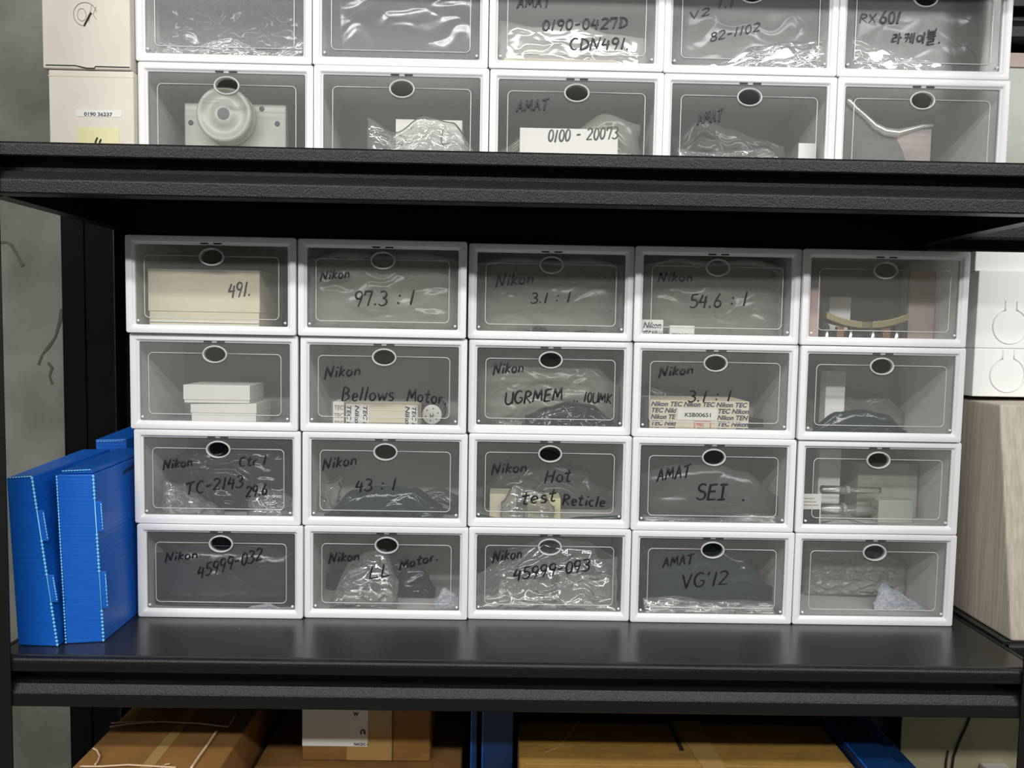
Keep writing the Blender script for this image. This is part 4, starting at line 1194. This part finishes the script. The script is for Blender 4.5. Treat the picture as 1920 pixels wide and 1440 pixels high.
a = on_top(975, 1432); b = on_top(1240, 1435)
MB().box(-.31, .31, a.y - .001, a.y + .001, H + .0001, H + .0007).build('flap_seam', M['ktape'], r)

for (xa_, xb_, zz, lab) in ((.600, .672, -.235, 'navy fluted box lying beside the taped carton, lower right'), (.676, .715, -.25, 'narrow navy box at the right end of the lower shelf')):
    rr = empty('navy_box', ((xa_ + xb_) / 2, -.15, ZS + .0003), lab, 'box')
    w = (xb_ - xa_) / 2
    MB().box(-w, w, 0, .38, 0, zz - ZS).build('body', M['navy'], rr, bevel=.003)
    MB().box(-w + .001, -w + .004, .002, .378, zz - ZS, zz - ZS + .0015).build('cut_edge', M['blueplain'], rr)

# cable and socket strip on the back wall
Yw = .4965
mb = MB(); P = [at(x, y, Yw) for x, y in ((1822, 1335), (1812, 1362), (1798, 1392), (1788, 1420), (1784, 1450), (1782, 1520))]
L = V(P[-1])
o = mb.tube([p - L for p in P], .0030, 8).build('cable', M['cable'], None, L, smooth=True); tag(o, 'dark cable hanging down the cream back wall, lower right', 'cable')
mb = MB(); P = [at(x, y, Yw) for x, y in ((1778, 1408), (1774, 1430), (1772, 1480))]
L = V(P[-1])
o = mb.tube([p - L for p in P], .0025, 8).build('cable', M['cable'], None, L, smooth=True); tag(o, 'second thinner cable left of the first on the cream back wall', 'cable')
a, b = at(1840, 1433, .49), at(1889, 1433, .49)
rr = empty('socket_box', ((a.x + b.x) / 2, .4755, a.z - .08), 'white socket box on the back wall at the lower right corner', 'socket')
w = (b.x - a.x) / 2
MB().box(-w, w, -.02, .024, 0, .08).build('case', M['white'], rr, bevel=.004)
MB().box(-w * .5, w * .5, -.0225, -.0205, .02, .06).build('face_plate', M['paper'], rr, bevel=.001)

# ------------------------------------------------------------------ neighbouring bay on the right
# (leaning beige carton, white cartons on it, pale carton above)
zb = .0006
A = [V((.884, -.071, zb)), V((1.30, -.075, zb)), V((1.30, .24, zb)), V((.884, .24, zb))]
T = [V((.884, .004, .447)), V((1.30, .0, .452)), V((1.30, .315, .452)), V((.884, .315, .447))]
rr = empty('beige_carton', A[0], 'tall beige ribbed carton leaning back, at the right edge', 'carton')
L = V(rr.location)
MB().hexa([v - L for v in A + T]).build('body', M['beige'], rr, bevel=.004)
mb = MB()
for q in range(3):
    x = .06 + q * .09
    mb.hexa([V((x, -.0012, .004)), V((x + .03, -.0012, .004)), V((x + .03, -.0002, .004)), V((x, -.0002, .004)), V((x, .0708, .43)), V((x + .03, .0708, .43)), V((x + .03, .0718, .43)), V((x, .0718, .43))])
mb.build('ribs', M['cream'], rr)
def white_bin(z0, z1, y0, lab):
    q = empty('white_carton', (1.05, y0, z0), lab, 'carton', 'white cartons stacked on the beige carton')
    MB().box(-.172, .30, 0, .22, 0, z1 - z0).build('body', M['white'], q, bevel=.002)
    cx, cz = at(1898, 548, y0).x - 1.05, min((z1 - z0) * .50, .046)
    mb = MB(); mb.tube([(cx - .012, -.0005, cz + .052), (cx - .012, -.0005, cz + .032)] + [(cx + .036 * math.cos(math.radians(a)), -.0005, cz + .036 * math.sin(math.radians(a))) for a in range(112, 430, 15)] + [(cx + .012, -.0005, cz + .032), (cx + .012, -.0005, cz + .052)], .0016, 6)
    mb.build('tuck_slot', M['frame'], q, smooth=True)
    return q
white_bin(.4565, .556, .085, 'lower white carton on the leaning beige carton')
q = white_bin(.5565, .715, .085, 'middle white carton with a round tuck slot, right edge')
q = empty('white_carton', (1.05, .10, .7155), 'flat white carton on top of the white stack at right edge', 'carton', 'white cartons stacked on the beige carton')
MB().box(-.172, .30, 0, .20, 0, .040).build('body', M['white'], q, bevel=.002)

rr = empty('pale_carton', (1.10, .13, ZU + .0006), 'pale grey-green carton with pink top edge at the upper right corner', 'carton')
MB().box(-.20, .25, 0, .17, 0, .268).build('body', M['jade'], rr, bevel=.002)
MB().box(-.201, .251, -.002, .171, .2685, .298).build('lid', M['pink'], rr, bevel=.002)
